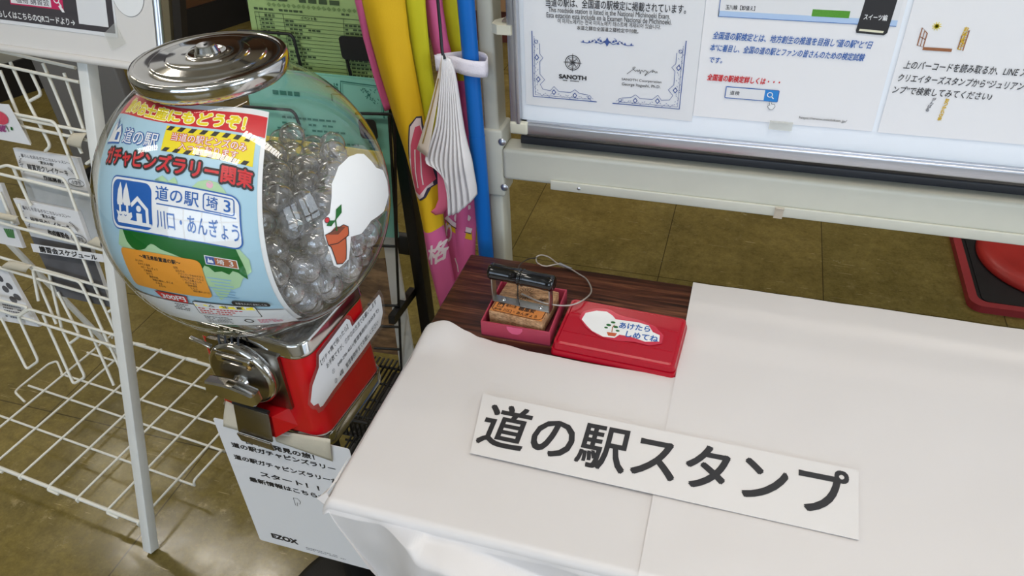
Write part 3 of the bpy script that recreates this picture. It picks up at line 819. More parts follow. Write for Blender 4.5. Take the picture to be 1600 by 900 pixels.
# centre ornament
oc, oz = -.1745, 1.0100
pr.poly([(oc, oz+.0062), (oc+.0022, oz+.0015), (oc+.0055, oz), (oc+.0022, oz-.0018), (oc, oz-.0062), (oc-.0022, oz-.0018), (oc-.0055, oz), (oc-.0022, oz+.0015)], NAVY)
for s_ in (-1, 1):
    pr.line([(oc+s_*x, oz+z) for x, z in ((.003, 0), (.008, -.003), (.013, -.001), (.016, .002), (.021, -.002), (.026, -.003), (.034, -.0022))], .0009, NAVY)
    for x, z, r in ((.008, .0005, .0018), (.0115, .002, .0016), (.0145, -.0015, .0017), (.019, 0, .0013), (.023, -.001, .0014), (.031, -.001, .0013)):
        pr.poly([(oc+s_*(x-r*1.2), oz+z-.001), (oc+s_*x, oz+z+r*1.3), (oc+s_*(x+r), oz+z-.001)], NAVY)
    pr.line([(oc+s_*.009, oz+.001), (oc+s_*.0105, oz+.0045), (oc+s_*.0085, oz+.0052)], .0006, NAVY)
# compass rose and wordmark
cx, cz = -.2190, .9795
pr.ring(cx, cz, .0098, .0010, INK, 32); pr.ring(cx, cz, .0076, .0005, INK, 28)
for k in range(8):
    a_ = pi*k/4; r_ = .0125 if k % 2 == 0 else .0085
    pr.poly([(cx+r_*cos(a_), cz+r_*sin(a_)), (cx+.0022*cos(a_+.6), cz+.0022*sin(a_+.6)), (cx, cz)], INK)
    pr.line([(cx+r_*cos(a_), cz+r_*sin(a_)), (cx+.0022*cos(a_-.6), cz+.0022*sin(a_-.6)), (cx, cz)], .0004, INK)
pr.text('SANOTH', -.2370, .9570, -.2005, .9625, INK, .045)
pr.greek(-.232, .9535, -.206, .9555, 1, INK, .6, 5)
# signature: a loose pen line
sg = [(-.1470, .9700), (-.1385, .9775), (-.1370, .9800), (-.1400, .9785), (-.1360, .9745), (-.1340, .9765), (-.1330, .9740), (-.1310, .9770), (-.1300, .9715), (-.1285, .9765), (-.1260, .9745), (-.1240, .9770), (-.1215, .9745), (-.1200, .9755), (-.1240, .9695), (-.1140, .9780), (-.1150, .9745), (-.1120, .9765), (-.1110, .9740), (-.1090, .9760), (-.1085, .9740)]
pr.line([tuple(p[:2]) for p in smooth_path([(x, z, 0) for x, z in sg], 4)], .0006, INK)
pr.text('SANOTH Coorperation', -.1535, .9600, -.1020, .9642, INK, .006)
pr.text('George Itagoshi, Ph.D.', -.1530, .9530, -.1030, .9580, INK, .006)
pr.build('printed_lettering', t)

t = sheet('exam_notice', -.0580, .9200, .1590, 1.225, LAMI, 'laminated notice in blue italic Japanese text with a web search box', slope=.0005)
pr = Print(fn1)
pr.rect(-.0420, 1.0495, .1545, 1.0502, BLUE); pr.rect(-.0420, 1.0502, .1545, 1.0565, mat('powder_blue_print', sr(176, 200, 232), .4)); pr.rect(-.0420, 1.0502, -.0412, 1.09, BLUE); pr.rect(-.0412, 1.0565, .1545, 1.09, SHEET)
pr.up(); pr.text('玉川線【卸値え】', -.0345, 1.0585, -.0010, 1.0640, INK, .02)
pr.rect(.0625, 1.0560, .1030, 1.0640, mat('grass_photo', sr(84, 150, 44), .4, noise_amt=.4, noise_scale=900))
pr.up(); bk_ = [(.1145, 1.0400), (.1440, 1.0390), (.1470, 1.0420), (.1490, 1.09), (.1165, 1.09), (.1135, 1.0430)]
pr.poly(bk_, INK); pr.up(); pr.poly([(.1165, 1.0425), (.1425, 1.0415), (.1430, 1.0440), (.1170, 1.0450)], mat('cream_print', sr(226, 222, 196), .5))
pr.text('スイーツ編', .1185, 1.0555, .1430, 1.0620, WHITE, .02)
pr.text('全国道の駅検定とは、地方創生の推進を目指し"道の駅"と"日', -.0455, 1.0225, .1335, 1.0318, BLUE, .018, .16)
pr.text('本"に着目し、全国の道の駅とファンの皆さんのための検定試験', -.0470, 1.0075, .1290, 1.0165, BLUE, .018, .16)
pr.text('です。', -.0465, .9930, -.0305, 1.0000, BLUE, .018, .16)
pr.text('全国道の駅検定詳しくは・・・', -.0460, .9700, .0410, .9785, RED, .03, .12)
pr.rrect(-.0215, .9485, .0430, .9640, .0012, BLUE); pr.up(); pr.rect(-.0205, .9495, .0260, .9630, SHEET); pr.rect(.0260, .9490, .0420, .9635, mat('search_blue', sr(40, 130, 205), .4)); pr.up()
pr.text('道検', -.0155, .9535, -.0040, .9590, INK, .01)
pr.ring(.0325, .9575, .0030, .0010, WHITE, 18); pr.line([(.0345, .9555), (.0375, .9525)], .0012, WHITE)
hand = [(.0330, .9485), (.0345, .9490), (.0365, .9455), (.0400, .9455), (.0410, .9425), (.0385, .9385), (.0350, .9385), (.0320, .9420), (.0330, .9435), (.0345, .9440)]
pr.poly(hand, WHITE); pr.up(); pr.line(hand, .0006, GREYINK, True)
pr.text('https://www.michiken.jp/', .0715, .9285, .1270, .9330, INK, .004, .12)
pr.build('printed_lettering', t)
TAPE = clear_mat('clear_tape', (.97, .97, .94, 1), 1.45, .12, 1.6, .25, (.86, .86, .84, 1))
MB().slab([(.038, YB-.0030, .9235), (.066, YB-.0030, .9235), (.066, YB-.0030, .9115), (.038, YB-.0030, .9115)], .0003, TAPE, Vector((0,-1,0))).build('tape', t)

t = sheet('sticker_notice', .1655, .9200, .376, 1.225, LAMI, 'laminated notice about reading a barcode, partly cut off at the edge of the photo', slope=.001)
pr = Print(fn1)
pr.text('上のバーコードを読み取るか、LINE スタンプの', .1735, 1.0020, .3290, 1.0120, INK, .012, .1)
pr.text('クリエイターズスタンプから“ジュリアン”もじスタ', .1710, .9865, .3330, .9960, INK, .012, .1)
pr.text('ンプ”で検索してみてください♪', .1690, .9715, .2740, .9810, INK, .012, .1)
# the window with its sun (the figure itself is left out)
SHUT = mat('shutter_print', sr(150, 96, 60), .5)
def L3(P, w_, m_, c_=False): pr.line(P, w_, m_, c_)
for P in ([(.1815, 1.0500), (.1880, 1.0440), (.1880, 1.0285), (.1815, 1.0300)], [(.2290, 1.0500), (.2235, 1.0440), (.2235, 1.0285), (.2290, 1.0270)]):
    L3(P, .0013, SHUT, True); L3([((P[0][0]+P[1][0])/2, 1.047), ((P[0][0]+P[1][0])/2, 1.029)], .0009, SHUT); L3([((P[0][0]), 1.040), (P[1][0], 1.037)], .0009, SHUT)
pr.rect(.1880, 1.0250, .2180, 1.0285, SHUT)
sunc = (.1955, 1.0525)
for k in range(10): pr.line([sunc, (sunc[0]+.0048*cos(k*pi/5), sunc[1]+.0048*sin(k*pi/5))], .0007, YEL)
pr.disc(*sunc, .0026, YEL)
for k, ch in enumerate('おはようございます'[:5]): pr.text(ch, .2235+.0008*k*0, 1.0490-.0052*k, .2280, 1.0535-.0052*k, mat('ochre_print', sr(214, 176, 40), .4), .05)
for k, ch in enumerate('おつかれさま'): pr.text(ch, .2278-.0003*k, .9660-.0047*k, .2318-.0003*k, .9700-.0047*k, mat('ochre_print', sr(214, 176, 40), .4), .05)
for k, ch in enumerate('がんばる'): pr.text(ch, .2140-.0012*k, .9660-.0045*k, .2178-.0012*k, .9698-.0045*k, GREYINK, .03)
pr.build('printed_lettering', t)
# ================================================================== BLUE POLE, BANNER, BOOKLET
PBLUE = mat('blue_pole_plastic', sr(14, 98, 180), .42, spec=.3, noise_amt=.05, noise_scale=25)
PX, PY = -.3545, .934
t = thing('banner_pole', (PX, PY, 0), 'thick blue plastic banner pole standing against the whiteboard post', 'pole')
MB().tube([(PX+.004, PY, .03), (PX-.0005, PY, .868)], .0118, PBLUE, 24).build('lower_tube', t)
MB().tube([(PX-.0005, PY, .866), (PX-.006, PY, 1.80)], .0113, PBLUE, 24).build('upper_tube', t)
MB().lathe([(0, 0), (.0125, 0), (.0128, .004), (.0128, .034), (.0119, .036)], (PX+.004, PY, 0), DARK, 28).build('end_cap', t)

FY = mat('yellow_banner_cloth', sr(218, 174, 10), .75, bump=.1, bump_scale=400)
FL = mat('lime_yellow_banner_cloth', sr(194, 187, 16), .75, bump=.1, bump_scale=400)
FP = mat('pink_banner_cloth', sr(214, 96, 148), .75, bump=.1, bump_scale=400)
FR = mat('rose_banner_print', sr(206, 80, 104), .75)
CLW = mat('cloth_white_print', sr(226, 206, 206), .75); CLK = mat('cloth_dark_print', sr(52, 46, 66), .75)
t = thing('banner', (-.44, .93, .45), 'yellow and pink vertical banner gathered in folds beside the blue pole', 'banner')
def fold(name, rows, m, bulge, yoff, bands=None, u_n=10):
    """rows: (py, px_a, px_b); a hanging fold of cloth, bowed towards the room; bands: list of (py_from, material)"""
    def at(py):
        for (p0, a0, b0), (p1, a1, b1) in zip(rows, rows[1:]):
            if py <= p1 or (p1 == rows[-1][0]):
                k = max(0, min(1, (py-p0)/(p1-p0))); return a0+(a1-a0)*k, b0+(b1-b0)*k
    def fn(u, v, h=0.0):
        py = rows[0][0] + (rows[-1][0]-rows[0][0])*v
        a_, b2 = at(py)
        p = at_y(a_+(b2-a_)*u, py, yoff)
        arcv = math.sin(pi*u)
        p.y -= bulge*arcv + .004*math.sin(v*7+u*3) + h
        return p
    nv = 60
    mb = MB()
    vs = [fn(i/u_n, j/nv) for j in range(nv+1) for i in range(u_n+1)]
    for j in range(nv):
        py = rows[0][0] + (rows[-1][0]-rows[0][0])*(j+.5)/nv
        mm = m
        for q, mb_ in (bands or []):
            if py >= q: mm = mb_
        k = mb.mi(mm)
        for i in range(u_n): mb.f.append((j*(u_n+1)+i, j*(u_n+1)+i+1, (j+1)*(u_n+1)+i+1, (j+1)*(u_n+1)+i)); mb.m.append(k); mb.sm.append(True)
    mb.v = vs
    o = mb.build(name, t, None, .0008)
    return fn, o, rows
# back cloth between the folds
fold('back_fold', [(-330, 640, 676), (-60, 672, 706), (60, 690, 720), (200, 706, 738), (330, 716, 743), (450, 722, 742)], FL, .004, .962, [(130, FP)])
fold('pink_fold', [(-330, 622, 664), (-60, 655, 692), (0, 664, 690), (60, 672, 700), (110, 682, 714), (200, 690, 728), (300, 698, 742), (380, 708, 742), (452, 708, 744)], FP, .010, .946)
fnG, oG, rG = fold('lower_fold', [(255, 676, 744), (330, 694, 744), (390, 698, 744), (452, 704, 741), (466, 714, 735)], FP, .006, .938)
fold('lime_fold', [(-330, 560, 640), (-60, 610, 668), (0, 624, 665), (80, 637, 673), (160, 655, 684), (220, 664, 690), (300, 672, 694)], FL, .012, .926, [(262, FP)])
fnT, oT, rT = fold('tube_fold', [(-330, 510, 600), (-60, 556, 640), (0, 566, 632), (60, 578, 640), (120, 594, 652), (180, 612, 664), (240, 632, 676), (300, 648, 690), (350, 660, 694), (400, 668, 703), (450, 682, 712), (470, 690, 710)], FY, .022, .914, [(351, FP)], 14)
fold('pink_edge', [(-330, 490, 512), (-60, 540, 560), (0, 552, 570), (60, 566, 580), (120, 585, 595), (170, 602, 611)], FP, .004, .925)
# emblem and characters printed on the folds
def uvp(rows, px, py):
    for (p0, a0, b0), (p1, a1, b1) in zip(rows, rows[1:]):
        if p0 <= py <= p1 or p1 == rows[-1][0]:
            k = (py-p0)/(p1-p0); A_, B_ = a0+(a1-a0)*k, b0+(b1-b0)*k
            return ((px-A_)/(B_-A_), (py-rows[0][0])/(rows[-1][0]-rows[0][0]))
prT = Print(lambda x, y, h=0: fnT(*uvp(rT, x, -y), h), 6, .0012, .0006)
em = [(656, 176), (648, 186), (647, 240), (650, 284), (655, 297), (666, 301), (675, 296), (680, 285), (688, 284), (676, 240), (664, 190), (662, 178)]
prT.poly([(x, -y) for x, y in em], CLK); prT.up()
prT.poly([(655.5+(x-655.5)*.80+ .5, -(240+(y-240)*.965)) for x, y in em], CLW); prT.up()
prT.poly([(656, -190), (652, -215), (653, -262), (658, -288), (666, -291), (675, -280), (684, -276), (674, -240), (664, -200), (661, -190)], FR); prT.up()
prT.line([(658, -222), (660, -255), (664, -280)], 1.6, CLW); prT.line([(664, -222), (668, -260), (671, -276)], 1.4, CLW)
prT.build('printed_emblem', t); prT = Print(prT.fn, 6, .0012, .0006)
prT.text('格', 679, -398, 701, -370, CLW, .03)
prT.line([(669, -380), (674, -397)], 2, CLW); prT.line([(672, -375), (676, -389)], 2, CLW)
prT.build('printed_lettering', t)
prG = Print(lambda x, y, h=0: fnG(*uvp(rG, x, -y), h), 6, .0012, .0006)
prG.poly([(698, -339), (708, -349), (722, -356), (738, -361), (739, -373), (720, -368), (706, -360), (699, -354)], FY); prG.up()
prG.line([(698, -337), (708, -347), (722, -354), (738, -359)], 7, CLW); prG.up(); prG.line([(698, -342), (708, -352), (722, -358.5), (738, -363)], 1.2, CLK)
prG.build('printed_stripe', t); prG = Print(prG.fn, 6, .0012, .0006)
prG.text('り', 697, -378, 706, -348, CLW, .03)
prG.text('ま', 712, -345, 735, -308, CLW, .04)
prG.line([(712, -401), (717, -411), (719, -420)], 2, CLW)
prG.build('printed_lettering', t)
# white hook-and-loop tab around the pole
TABM = mat('white_velcro', sr(232, 226, 236), .85, bump=.5, bump_scale=900)
tp = [Vector((-.398, .912, 0)), Vector((-.384, .916, 0)), Vector((-.372, .920, 0)), Vector((-.362, .9185, 0)), Vector((-.350, .9185, 0)), Vector((-.338, .922, 0)), Vector((-.3325, .9285, 0))]
tp2 = [Vector((-.3325, .9285, 0)), Vector((-.334, .940, 0)), Vector((-.342, .9495, 0)), Vector((-.356, .9505, 0)), Vector((-.37, .9435, 0)), Vector((-.384, .932, 0)), Vector((-.398, .920, 0))]
def strip_tab(P, name, dz):
    Q = smooth_path(P, 4); n = len(Q)
    def fn(u, v):
        i = min(n-1, int(u*(n-1)+.5)); p = Q[i].copy(); p.z = (.9905 - .022*v) - dz*u + .010*max(0, .2-u)*5*(v-.3)*0
        return p
    MB().grid(fn, n-1, 3, TABM).build(name, t, None, .0012)
strip_tab(tp, 'loop_tab', .010); strip_tab(tp2, 'loop_tab', -.008)
for o in [x for x in t.children if x.name.startswith('loop_tab')][1:]:
    for v in o.data.vertices: v.co.z -= .010

# hanging booklet: curled white pages on a black cord
t = thing('booklet', at_y(695, 90, .905), 'stapled white booklet with curling pages hung on a black cord', 'booklet')
PAGE = mat('booklet_page', sr(232, 228, 228), .6); COVER = mat('booklet_cover', sr(214, 200, 186), .5); GOLD = mat('gold_line', sr(150, 122, 60), .5)
def page_edge(k):
    """free edge of page k: from the cord, down to the curl and on to the lower corner"""
    bx = (697, 700, 702, 700, 698, 704, 712, 721, 730, 736)[k]; by = (285, 296, 309, 326, 341, 340, 338, 331, 323, 318)[k]
    cx, cy = 664+7.0*k, 249+1.4*k
    return smooth_path([at_y(692+.9*k, 85+1.2*k, .893), at_y(689+2.0*k, 120+k, .889), at_y(680+4.2*k, 195+2*k, .884), at_y(cx, cy, .878), at_y(cx*.55+bx*.45, cy*.6+by*.4, .880), at_y(cx*.15+bx*.85, cy*.25+by*.75, .882), at_y(bx, by, .884)], 4)
def page(k, m, name='page'):
    E0, E1 = page_edge(k), page_edge(k+1); n = len(E0)
    def fn(u, v):
        i = min(n-1, int(v*(n-1)+.5)); p = E0[i]*(1-u*1.15) + E1[i]*(u*1.15)
        p = p.copy(); p.y += .0012*k + .016*u*min(1, v*2) - .004*math.sin(pi*u); return p
    MB().grid(fn, 6, n-1, m).build(name, t, None, .0005)
for k in range(9): page(k, PAGE)
A1, A2 = at_y(690, 88, .893), at_y(694, 100, .895); Lc, Bc = at_y(651, 233, .876), at_y(668, 246, .872)
Lc2 = at_y(676, 160, .884)
def cov(u, v):
    a_ = A1*(1-v)**2 + Lc2*2*v*(1-v)*.98 + Lc2*.04*v*(1-v) + Lc*v*v; b2 = A2*(1-v)+Bc*v
    return a_*(1-u)+b2*u
MB().grid(cov, 6, 14, COVER).build('cover', t, None, .0008)
MB().tube([cov(.35, q/10)+Vector((0, -.0012, 0)) for q in range(2, 10)], .0009, GOLD, 6).build('gold_band', t)
A1, A2, Bq = at_y(684, 262, .893), at_y(697, 290, .893), at_y(672, 330, .876)
crl = [at_y(*p, .893) for p in ((683, 262), (684, 290), (685, 312), (680, 325), (673, 331))]
crl2 = [at_y(*p, .898) for p in ((694, 270), (700, 300), (700, 325), (692, 334), (680, 336))]
def curl(u, v):
    i = v*(len(crl)-1); j = min(int(i), len(crl)-2); q = i-j
    return (crl[j]*(1-q)+crl[j+1]*q)*(1-u) + (crl2[j]*(1-q)+crl2[j+1]*q)*u
MB().grid(curl, 3, 12, mat('pink_flyleaf', sr(238, 116, 150), .6)).build('flyleaf', t, None, .0006)
MB().tube(smooth_path([at_y(681, -40, .90), at_y(684, 0, .90), at_y(688, 45, .897), at_y(691, 80, .893), at_y(695, 92, .892)]), .0022, BLACK, 8).build('cord', t)

# ================================================================== RED AND BLACK FLOOR TRAY
m0 = at_z(1515, 476, .0); m1 = at_z(1497, 372, 0)
RB = mat('red_rubber', sr(150, 42, 48), .55); BK2 = mat('black_rubber', sr(20, 20, 24), .5, bump=.2, bump_scale=500); RD = mat('red_dome_plastic', sr(176, 44, 40), .4, noise_amt=.05)
t = thing('floor_tray', (m0.x+.27, m0.y+.27, 0), 'square black floor tray with red rim on the tiles beneath the whiteboard', 'tray')
P_ = rrect(m0.x-.008, m0.y-.03, m0.x+.53, m0.y+.51, .035)
Q_ = rrect(m0.x+.014, m0.y-.008, m0.x+.508, m0.y+.488, .028)
w = MB(); n = len(P_)
vs = [(p[0], p[1], 0) for p in P_] + [(p[0], p[1], .022) for p in P_] + [(p[0], p[1], .022) for p in Q_] + [(p[0], p[1], .008) for p in Q_]
w.add(vs, [(i+k*n, (i+1) % n+k*n, (i+1) % n+(k+1)*n, i+(k+1)*n) for k in range(3) for i in range(n)], RB, False); w.build('rim', t)
w = MB(); w.prism(Q_, lambda x, y, h: Vector((x, y, h)), .001, .009, BK2)
Q2 = rrect(m0.x+.03, m0.y+.008, m0.x+.492, m0.y+.472, .02); w.prism(Q2, lambda x, y, h: Vector((x, y, h)), .009, .012, BK2); w.build('mat_panel', t)
dc = Vector((m0.x+.255, m0.y+.245, .0122))
t2 = thing('floor_stand', dc, 'round red weighted stand sitting in the black floor tray', 'floor stand')
MB().lathe([(.0, 0), (.205, 0), (.207, .006), (.203, .018), (.19, .028), (.172, .032), (.162, .0325), (.156, .030), (.06, .042), (.03, .05), (.022, .056), (.022, .075), (0, .075)], dc, RD, 64).build('disc_shell', t2)
MB().tube([dc+Vector((0, 0, .07)), dc+Vector((0, 0, .95))], .016, CREAM, 16).build('upright_tube', t2)

# ================================================================== CAPSULE VENDING MACHINE
CAPS = "840,274,-654;-487,642,-731;1299,-390,-256;990,526,-805;-277,703,118;-202,1199,177;323,311,-1305;-677,1183,-219;426,570,157;-208,406,-985;418,-545,-855;-39,936,66;-185,768,-756;226,-249,241;259,1355,44;788,-1055,-413;-247,-88,-1355;603,790,-957;327,1218,-561;626,282,141;363,588,-853;964,-619,-770;625,-214,-874;75,1148,-762;695,1150,-314;1331,355,-81;-627,936,-797;-465,1299,6;984,-953,-168;1027,811,-437;800,-305,-610;231,-144,-72;458,778,-602;807,-686,-92;96,653,-40;763,471,-1049;479,141,-119;-699,937,0;-152,1257,-550;88,1019,-451;1045,-237,-400;150,585,-1241;1235,-72,-612;1118,808,47;813,154,-99;750,-362,-121;932,-30,-735;644,1049,-623;1366,-195,2;342,-276,-1029;-771,1031,-497;1023,360,-251;352,47,171;-243,946,-485;-657,672,-1010;-129,1098,-216;1092,-315,-783;1167,-693,-253;153,831,-714;-9,-77,-287;522,-216,67;861,-406,-999;994,187,181;614,-161,-1225;97,1332,-347;755,-908,-714;-520,907,-311;969,232,-954;1209,630,-215;407,1296,-244;584,-538,104;44,609,-931;131,167,-116;1300,247,-391;417,293,-990;-399,201,-1306;412,-813,-599;706,-695,-961;-707,709,-495;288,828,-1066;-14,945,-1006;668,542,-740;1006,89,-437;-89,-237,-1077;470,571,-1165;-379,1290,-312;841,540,-459;941,998,-156;1137,90,-100;1136,-108,224;1165,-515,-531;-136,401,-1314;98,-492,-982;522,740,-123;1345,-67,-301;97,313,-1065;955,-480,120;661,-601,-640;734,-339,321;562,-481,-1165;-153,105,-1107;301,870,102;612,873,212;886,673,-161;-9,576,263;-152,701,-1179;1169,241,-693;193,336,160;993,-814,-505;65,-193,-1365;632,-770,-358;-244,1086,-816;-154,437,-33;-373,984,-25;-386,859,-1009;1264,-552,30;342,-16,-1337;483,-929,-899;1058,484,53;236,-461,-1279;526,1061,-45;655,439,-147;871,-533,-383;326,433,-126;188,1080,-126;347,-727,-1121;1164,524,-524;-479,1150,-594;386,1034,-829;413,983,-347;-54,1378,-58;44,429,-297;372,-9,-825;-483,634,-130;884,-74,-1057;853,813,-718;374,-435,-131;755,588,130;-532,380,-927;702,828,-385;1369,107,133;610,168,-1226;151,-11,-1069;1046,-226,-70;52,136,-1372;671,112,-887;-425,517,-1207;-174,773,-188;820,-87,125"
g1 = Vector((cos(rad(-5)), sin(rad(-5)), 0)); g2 = Vector((-g1.y, g1.x, 0))
GC = Vector((-.52, .627, .922)); GR = .159
GB = Vector((GC.x, GC.y, 0)) + g1*.0045
def G(u, v, z): return GB + g1*u + g2*v + stz*z
GAX = (g1, g2, stz)
REDP = mat('red_enamel', sr(200, 16, 26), .25, spec=.5, coat=.3)
t = gacha = thing('capsule_vending_machine', (GC.x, GC.y, .60), 'round clear globe capsule vending machine with red body and chrome lid', 'vending machine')
def rlayers(mb, layers, m, cap_top=True, cap_bot=True, smooth=True, n=8):
    """stack of rounded rectangles: (half width, half depth, corner radius, z)"""
    vs = []; 
    for hw, hd, r, z in layers: vs += [G(p[0]-.005, p[1], z) for p in rrect(-hw, -hd, hw, hd, r, n)]
    k = len(rrect(0, 0, 1, 1, .1, n)); L_ = len(layers)
    mb.add(vs, [(j*k+i, j*k+(i+1) % k, (j+1)*k+(i+1) % k, (j+1)*k+i) for j in range(L_-1) for i in range(k)], m, smooth)
    if cap_top: mb.add(vs[-k:], [tuple(range(k))], m)
    if cap_bot: mb.add(vs[:k], [tuple(reversed(range(k)))], m)
w = MB(); rlayers(w, [(.084, .074, .022, .622), (.0835, .0735, .022, .64), (.0825, .0725, .022, .70), (.0815, .0715, .022, .757)], REDP); w.build('body', t)
w = MB(); rlayers(w, [(.0825, .0725, .022, .754), (.0835, .0735, .022, .7565), (.0825, .0725, .022, .759), (.082, .072, .022, .772), (.080, .070, .021, .7755), (.075, .065, .020, .7745), (.058, .056, .05, .766)], CHROME, True, False); w.build('top_band', t)
w = MB(); rlayers(w, [(.085, .075, .022, .600), (.086, .076, .023, .602), (.086, .076, .023, .619), (.0865, .0765, .023, .6225), (.0845, .0745, .022, .6245)], CHROME); w.build('base_band', t)
# globe
CLEARG = clear_mat('clear_acrylic', (.985, .987, .985, 1), 1.46, .012, 1.2)
prof = [(.047, .764)]
for k in range(0, 61):
    la = -72.0 + (62+72.0)*k/60; prof.append((GR*cos(rad(la)), GC.z + GR*sin(rad(la))))
prof += [(GR*cos(rad(62))-.0012, GC.z+GR*sin(rad(62))+.012), (GR*cos(rad(62))-.004, GC.z+GR*sin(rad(62))+.0205)]
MB().lathe(prof, (GC.x, GC.y, 0), CLEARG, 96).build('globe', t)
# lid: stepped pressed chrome, rolled rim, lock knob
zl = GC.z + GR*sin(rad(62)) + .0185
lp_ = [(.0720, -.0130), (.0745, -.0138), (.0765, -.0110), (.0778, -.0045), (.0782, .0), (.0778, .0030), (.0762, .0050), (.0735, .0055), (.0720, .0047), (.0702, .0043), (.0585, .0050), (.0575, .0055), (.0567, .0064), (.0555, .0069), (.0425, .0076), (.0415, .0081), (.0407, .0090), (.0395, .0095), (.0285, .0099), (.0225, .0101), (.0210, .0108), (.0195, .0113), (.0170, .0108), (.0140, .0092), (.0, .0092)]
MB().lathe(lp_, (GC.x, GC.y, zl), CHROME, 128).build('lid', t)
kn = MB().lathe([(.0125, .009), (.0128, .0105), (.0118, .0120), (.0098, .0172), (.0088, .0180), (0, .0180)], (GC.x, GC.y, zl), CHROME, 24, None, False).build('lock_knob', t)
MB().box((GC.x+.0005, GC.y, zl+.0183), (.0016, .0042, .0006), BLACK).build('keyhole', kn)
# printed card inside the globe
def card(X, Y, h=0.0, R_=.1552):
    la = Y - .0065*(X+6)**2; c_ = max(.2, cos(rad(la))); lo = 10 + X/c_
    lo, la2 = rad(lo), rad(la)
    d = g1*(cos(la2)*sin(lo)) - g2*(cos(la2)*cos(lo)) + stz*sin(la2)
    return GC + d*(R_+h)
CARD = mat('card_white', sr(232, 232, 232), .35); ct = thing('printed_card', card(0, 20), 'curved printed card advertising the pin badge rally inside the globe', 'card')
MB().grid(lambda u, v: card(-40+75*u, -25+91.5*v - 1.5*(2*u-1)**2*0, -.0006), 40, 44, CARD).build('sheet', ct)
pr = Print(card, 3.0, 0.0, .0001)
pr.rect(-39, -11.8, 33.2, 57.5, SKYB); pr.rect(-39, 57.5, 34.6, 64.4, RED); pr.up()
pr.text('旅のお土産にもどうぞ！', -31, 58.4, 26, 63.2, mat('cream_outline', sr(250, 246, 200), .4), .11); pr.up()
pr.text('旅のお土産にもどうぞ！', -31, 58.4, 26, 63.2, YEL, .05)
# caution label
pr.rect(-2.2, 47.1, 31.2, 56.6, YEL); pr.up()
for y0, y1 in ((54.9, 56.6), (47.1, 48.6)):
    x = -2.0
    while x < 30:
        pr.poly([(x, y0), (x+2.0, y0), (x+3.2, y1), (x+1.2, y1)], INK); x += 4.1
RB_ = mat('vermilion_print', sr(206, 60, 30), .4)
pr.text('当道の駅ピンズのみ', .8, 51.4, 28.2, 54.4, RB_, .08); pr.text('入っております', 4.2, 48.7, 25.4, 51.0, RB_, .08); pr.up()
pr.text('当道の駅ピンズのみ', .8, 51.4, 28.2, 54.4, CARD, .012); pr.text('入っております', 4.2, 48.7, 25.4, 51.0, CARD, .012)
# emblem and station wordmark
pr.text('道の駅', -22.5, 47.6, -4.2, 53.0, BLUE, .07)
tree1 = [(-34.2, 48.4), (-33.6, 53.2), (-32.6, 55.2), (-31.6, 52.8), (-31.2, 54.6), (-30.2, 51.0), (-29.4, 48.2)]
pr.line(tree1, 1.3, BLUE, True); hs = [(-30.2, 51.4), (-27.6, 53.4), (-25.0, 51.0), (-24.6, 47.6), (-35.4, 47.4), (-33.6, 49.2)]
pr.line(hs, 1.3, BLUE, True); pr.up()
pr.text('道の駅', -22.5, 47.6, -4.2, 53.0, CARD, .014); pr.poly(tree1, CARD); pr.poly(hs, CARD); pr.up(); pr.rect(-28.8, 48.2, -26.4, 51.0, BLUE)
pr.text('ガチャピンズラリー関東', -31, 39.9, 31.4, 45.6, INK, .16); pr.up(); pr.up()
pr.text('ガチャピンズラリー関東', -31, 39.9, 31.4, 45.6, RED, .035)
pr.poly([(11, 36.4), (13, 38.6), (16, 39.7), (19.7, 39.4), (22, 37.4), (23, 36.2)], LGRN); pr.poly([(-3, 36.6), (0, 38.6), (2.4, 36.9), (4.6, 38.8), (6, 36.6)], LGRN); pr.disc(17, 38.2, 1.2, mat('blush_print', sr(224, 170, 190), .4))
# prefecture silhouettes
pale = [(-20.6, 17.5), (-23.6, 11.2), (-15, 7.4), (8.9, 8.7), (10.2, 1.3), (12.9, -1.1), (14.2, -7.4), (17, -5), (19.1, -1.5), (22.7, .8), (24.6, 5), (28.4, 9.0), (28.6, 14), (26, 17.5)]
pr.poly(pale, LGRN); pr.up()
wv = mat('dull_blue_print', sr(140, 182, 208), .4)
for k in range(7): pr.rect(12.6+.9*(k % 3), 3.2-1.5*k, 20.6-.8*(k % 2), 3.7-1.5*k, wv)
pr.up()
pr.poly([(-19, 18), (-17.6, 13.1), (-15.5, 10.9), (-13.4, 10.2), (-11, 10.6), (-8.8, 11.4), (-7.3, 12.8), (-5.8, 13.7), (-4.4, 13.5), (-2.2, 12.2), (2.6, 11.1), (5.8, 10.1), (9.2, 10), (12.1, 7.2), (13, 8.6), (14.4, 8.2), (15.9, 6.4), (18.4, 7.2), (20.6, 6.2), (22.1, 8.1), (23.8, 7.7), (25, 6.4), (26.4, 5.2), (26.6, 9), (26.1, 12.2), (24.6, 18)], GRN); pr.up()
pr.rect(13.6, 9.3, 24.4, 12.9, CARD); pr.up(); pr.rect(13.9, 9.6, 16.9, 12.6, NAVY); pr.rect(16.9, 9.6, 24.1, 12.6, BRN); pr.up()
pr.text('埼', 17.6, 10.1, 20.0, 12.2, CARD, .01); pr.text('3', 21.6, 10.1, 22.9, 12.2, CARD, .01); pr.poly([(14.4, 10.2), (14.9, 12.2), (15.3, 11.2), (15.9, 11.6), (16.4, 10.9), (16.4, 10.2)], CARD)
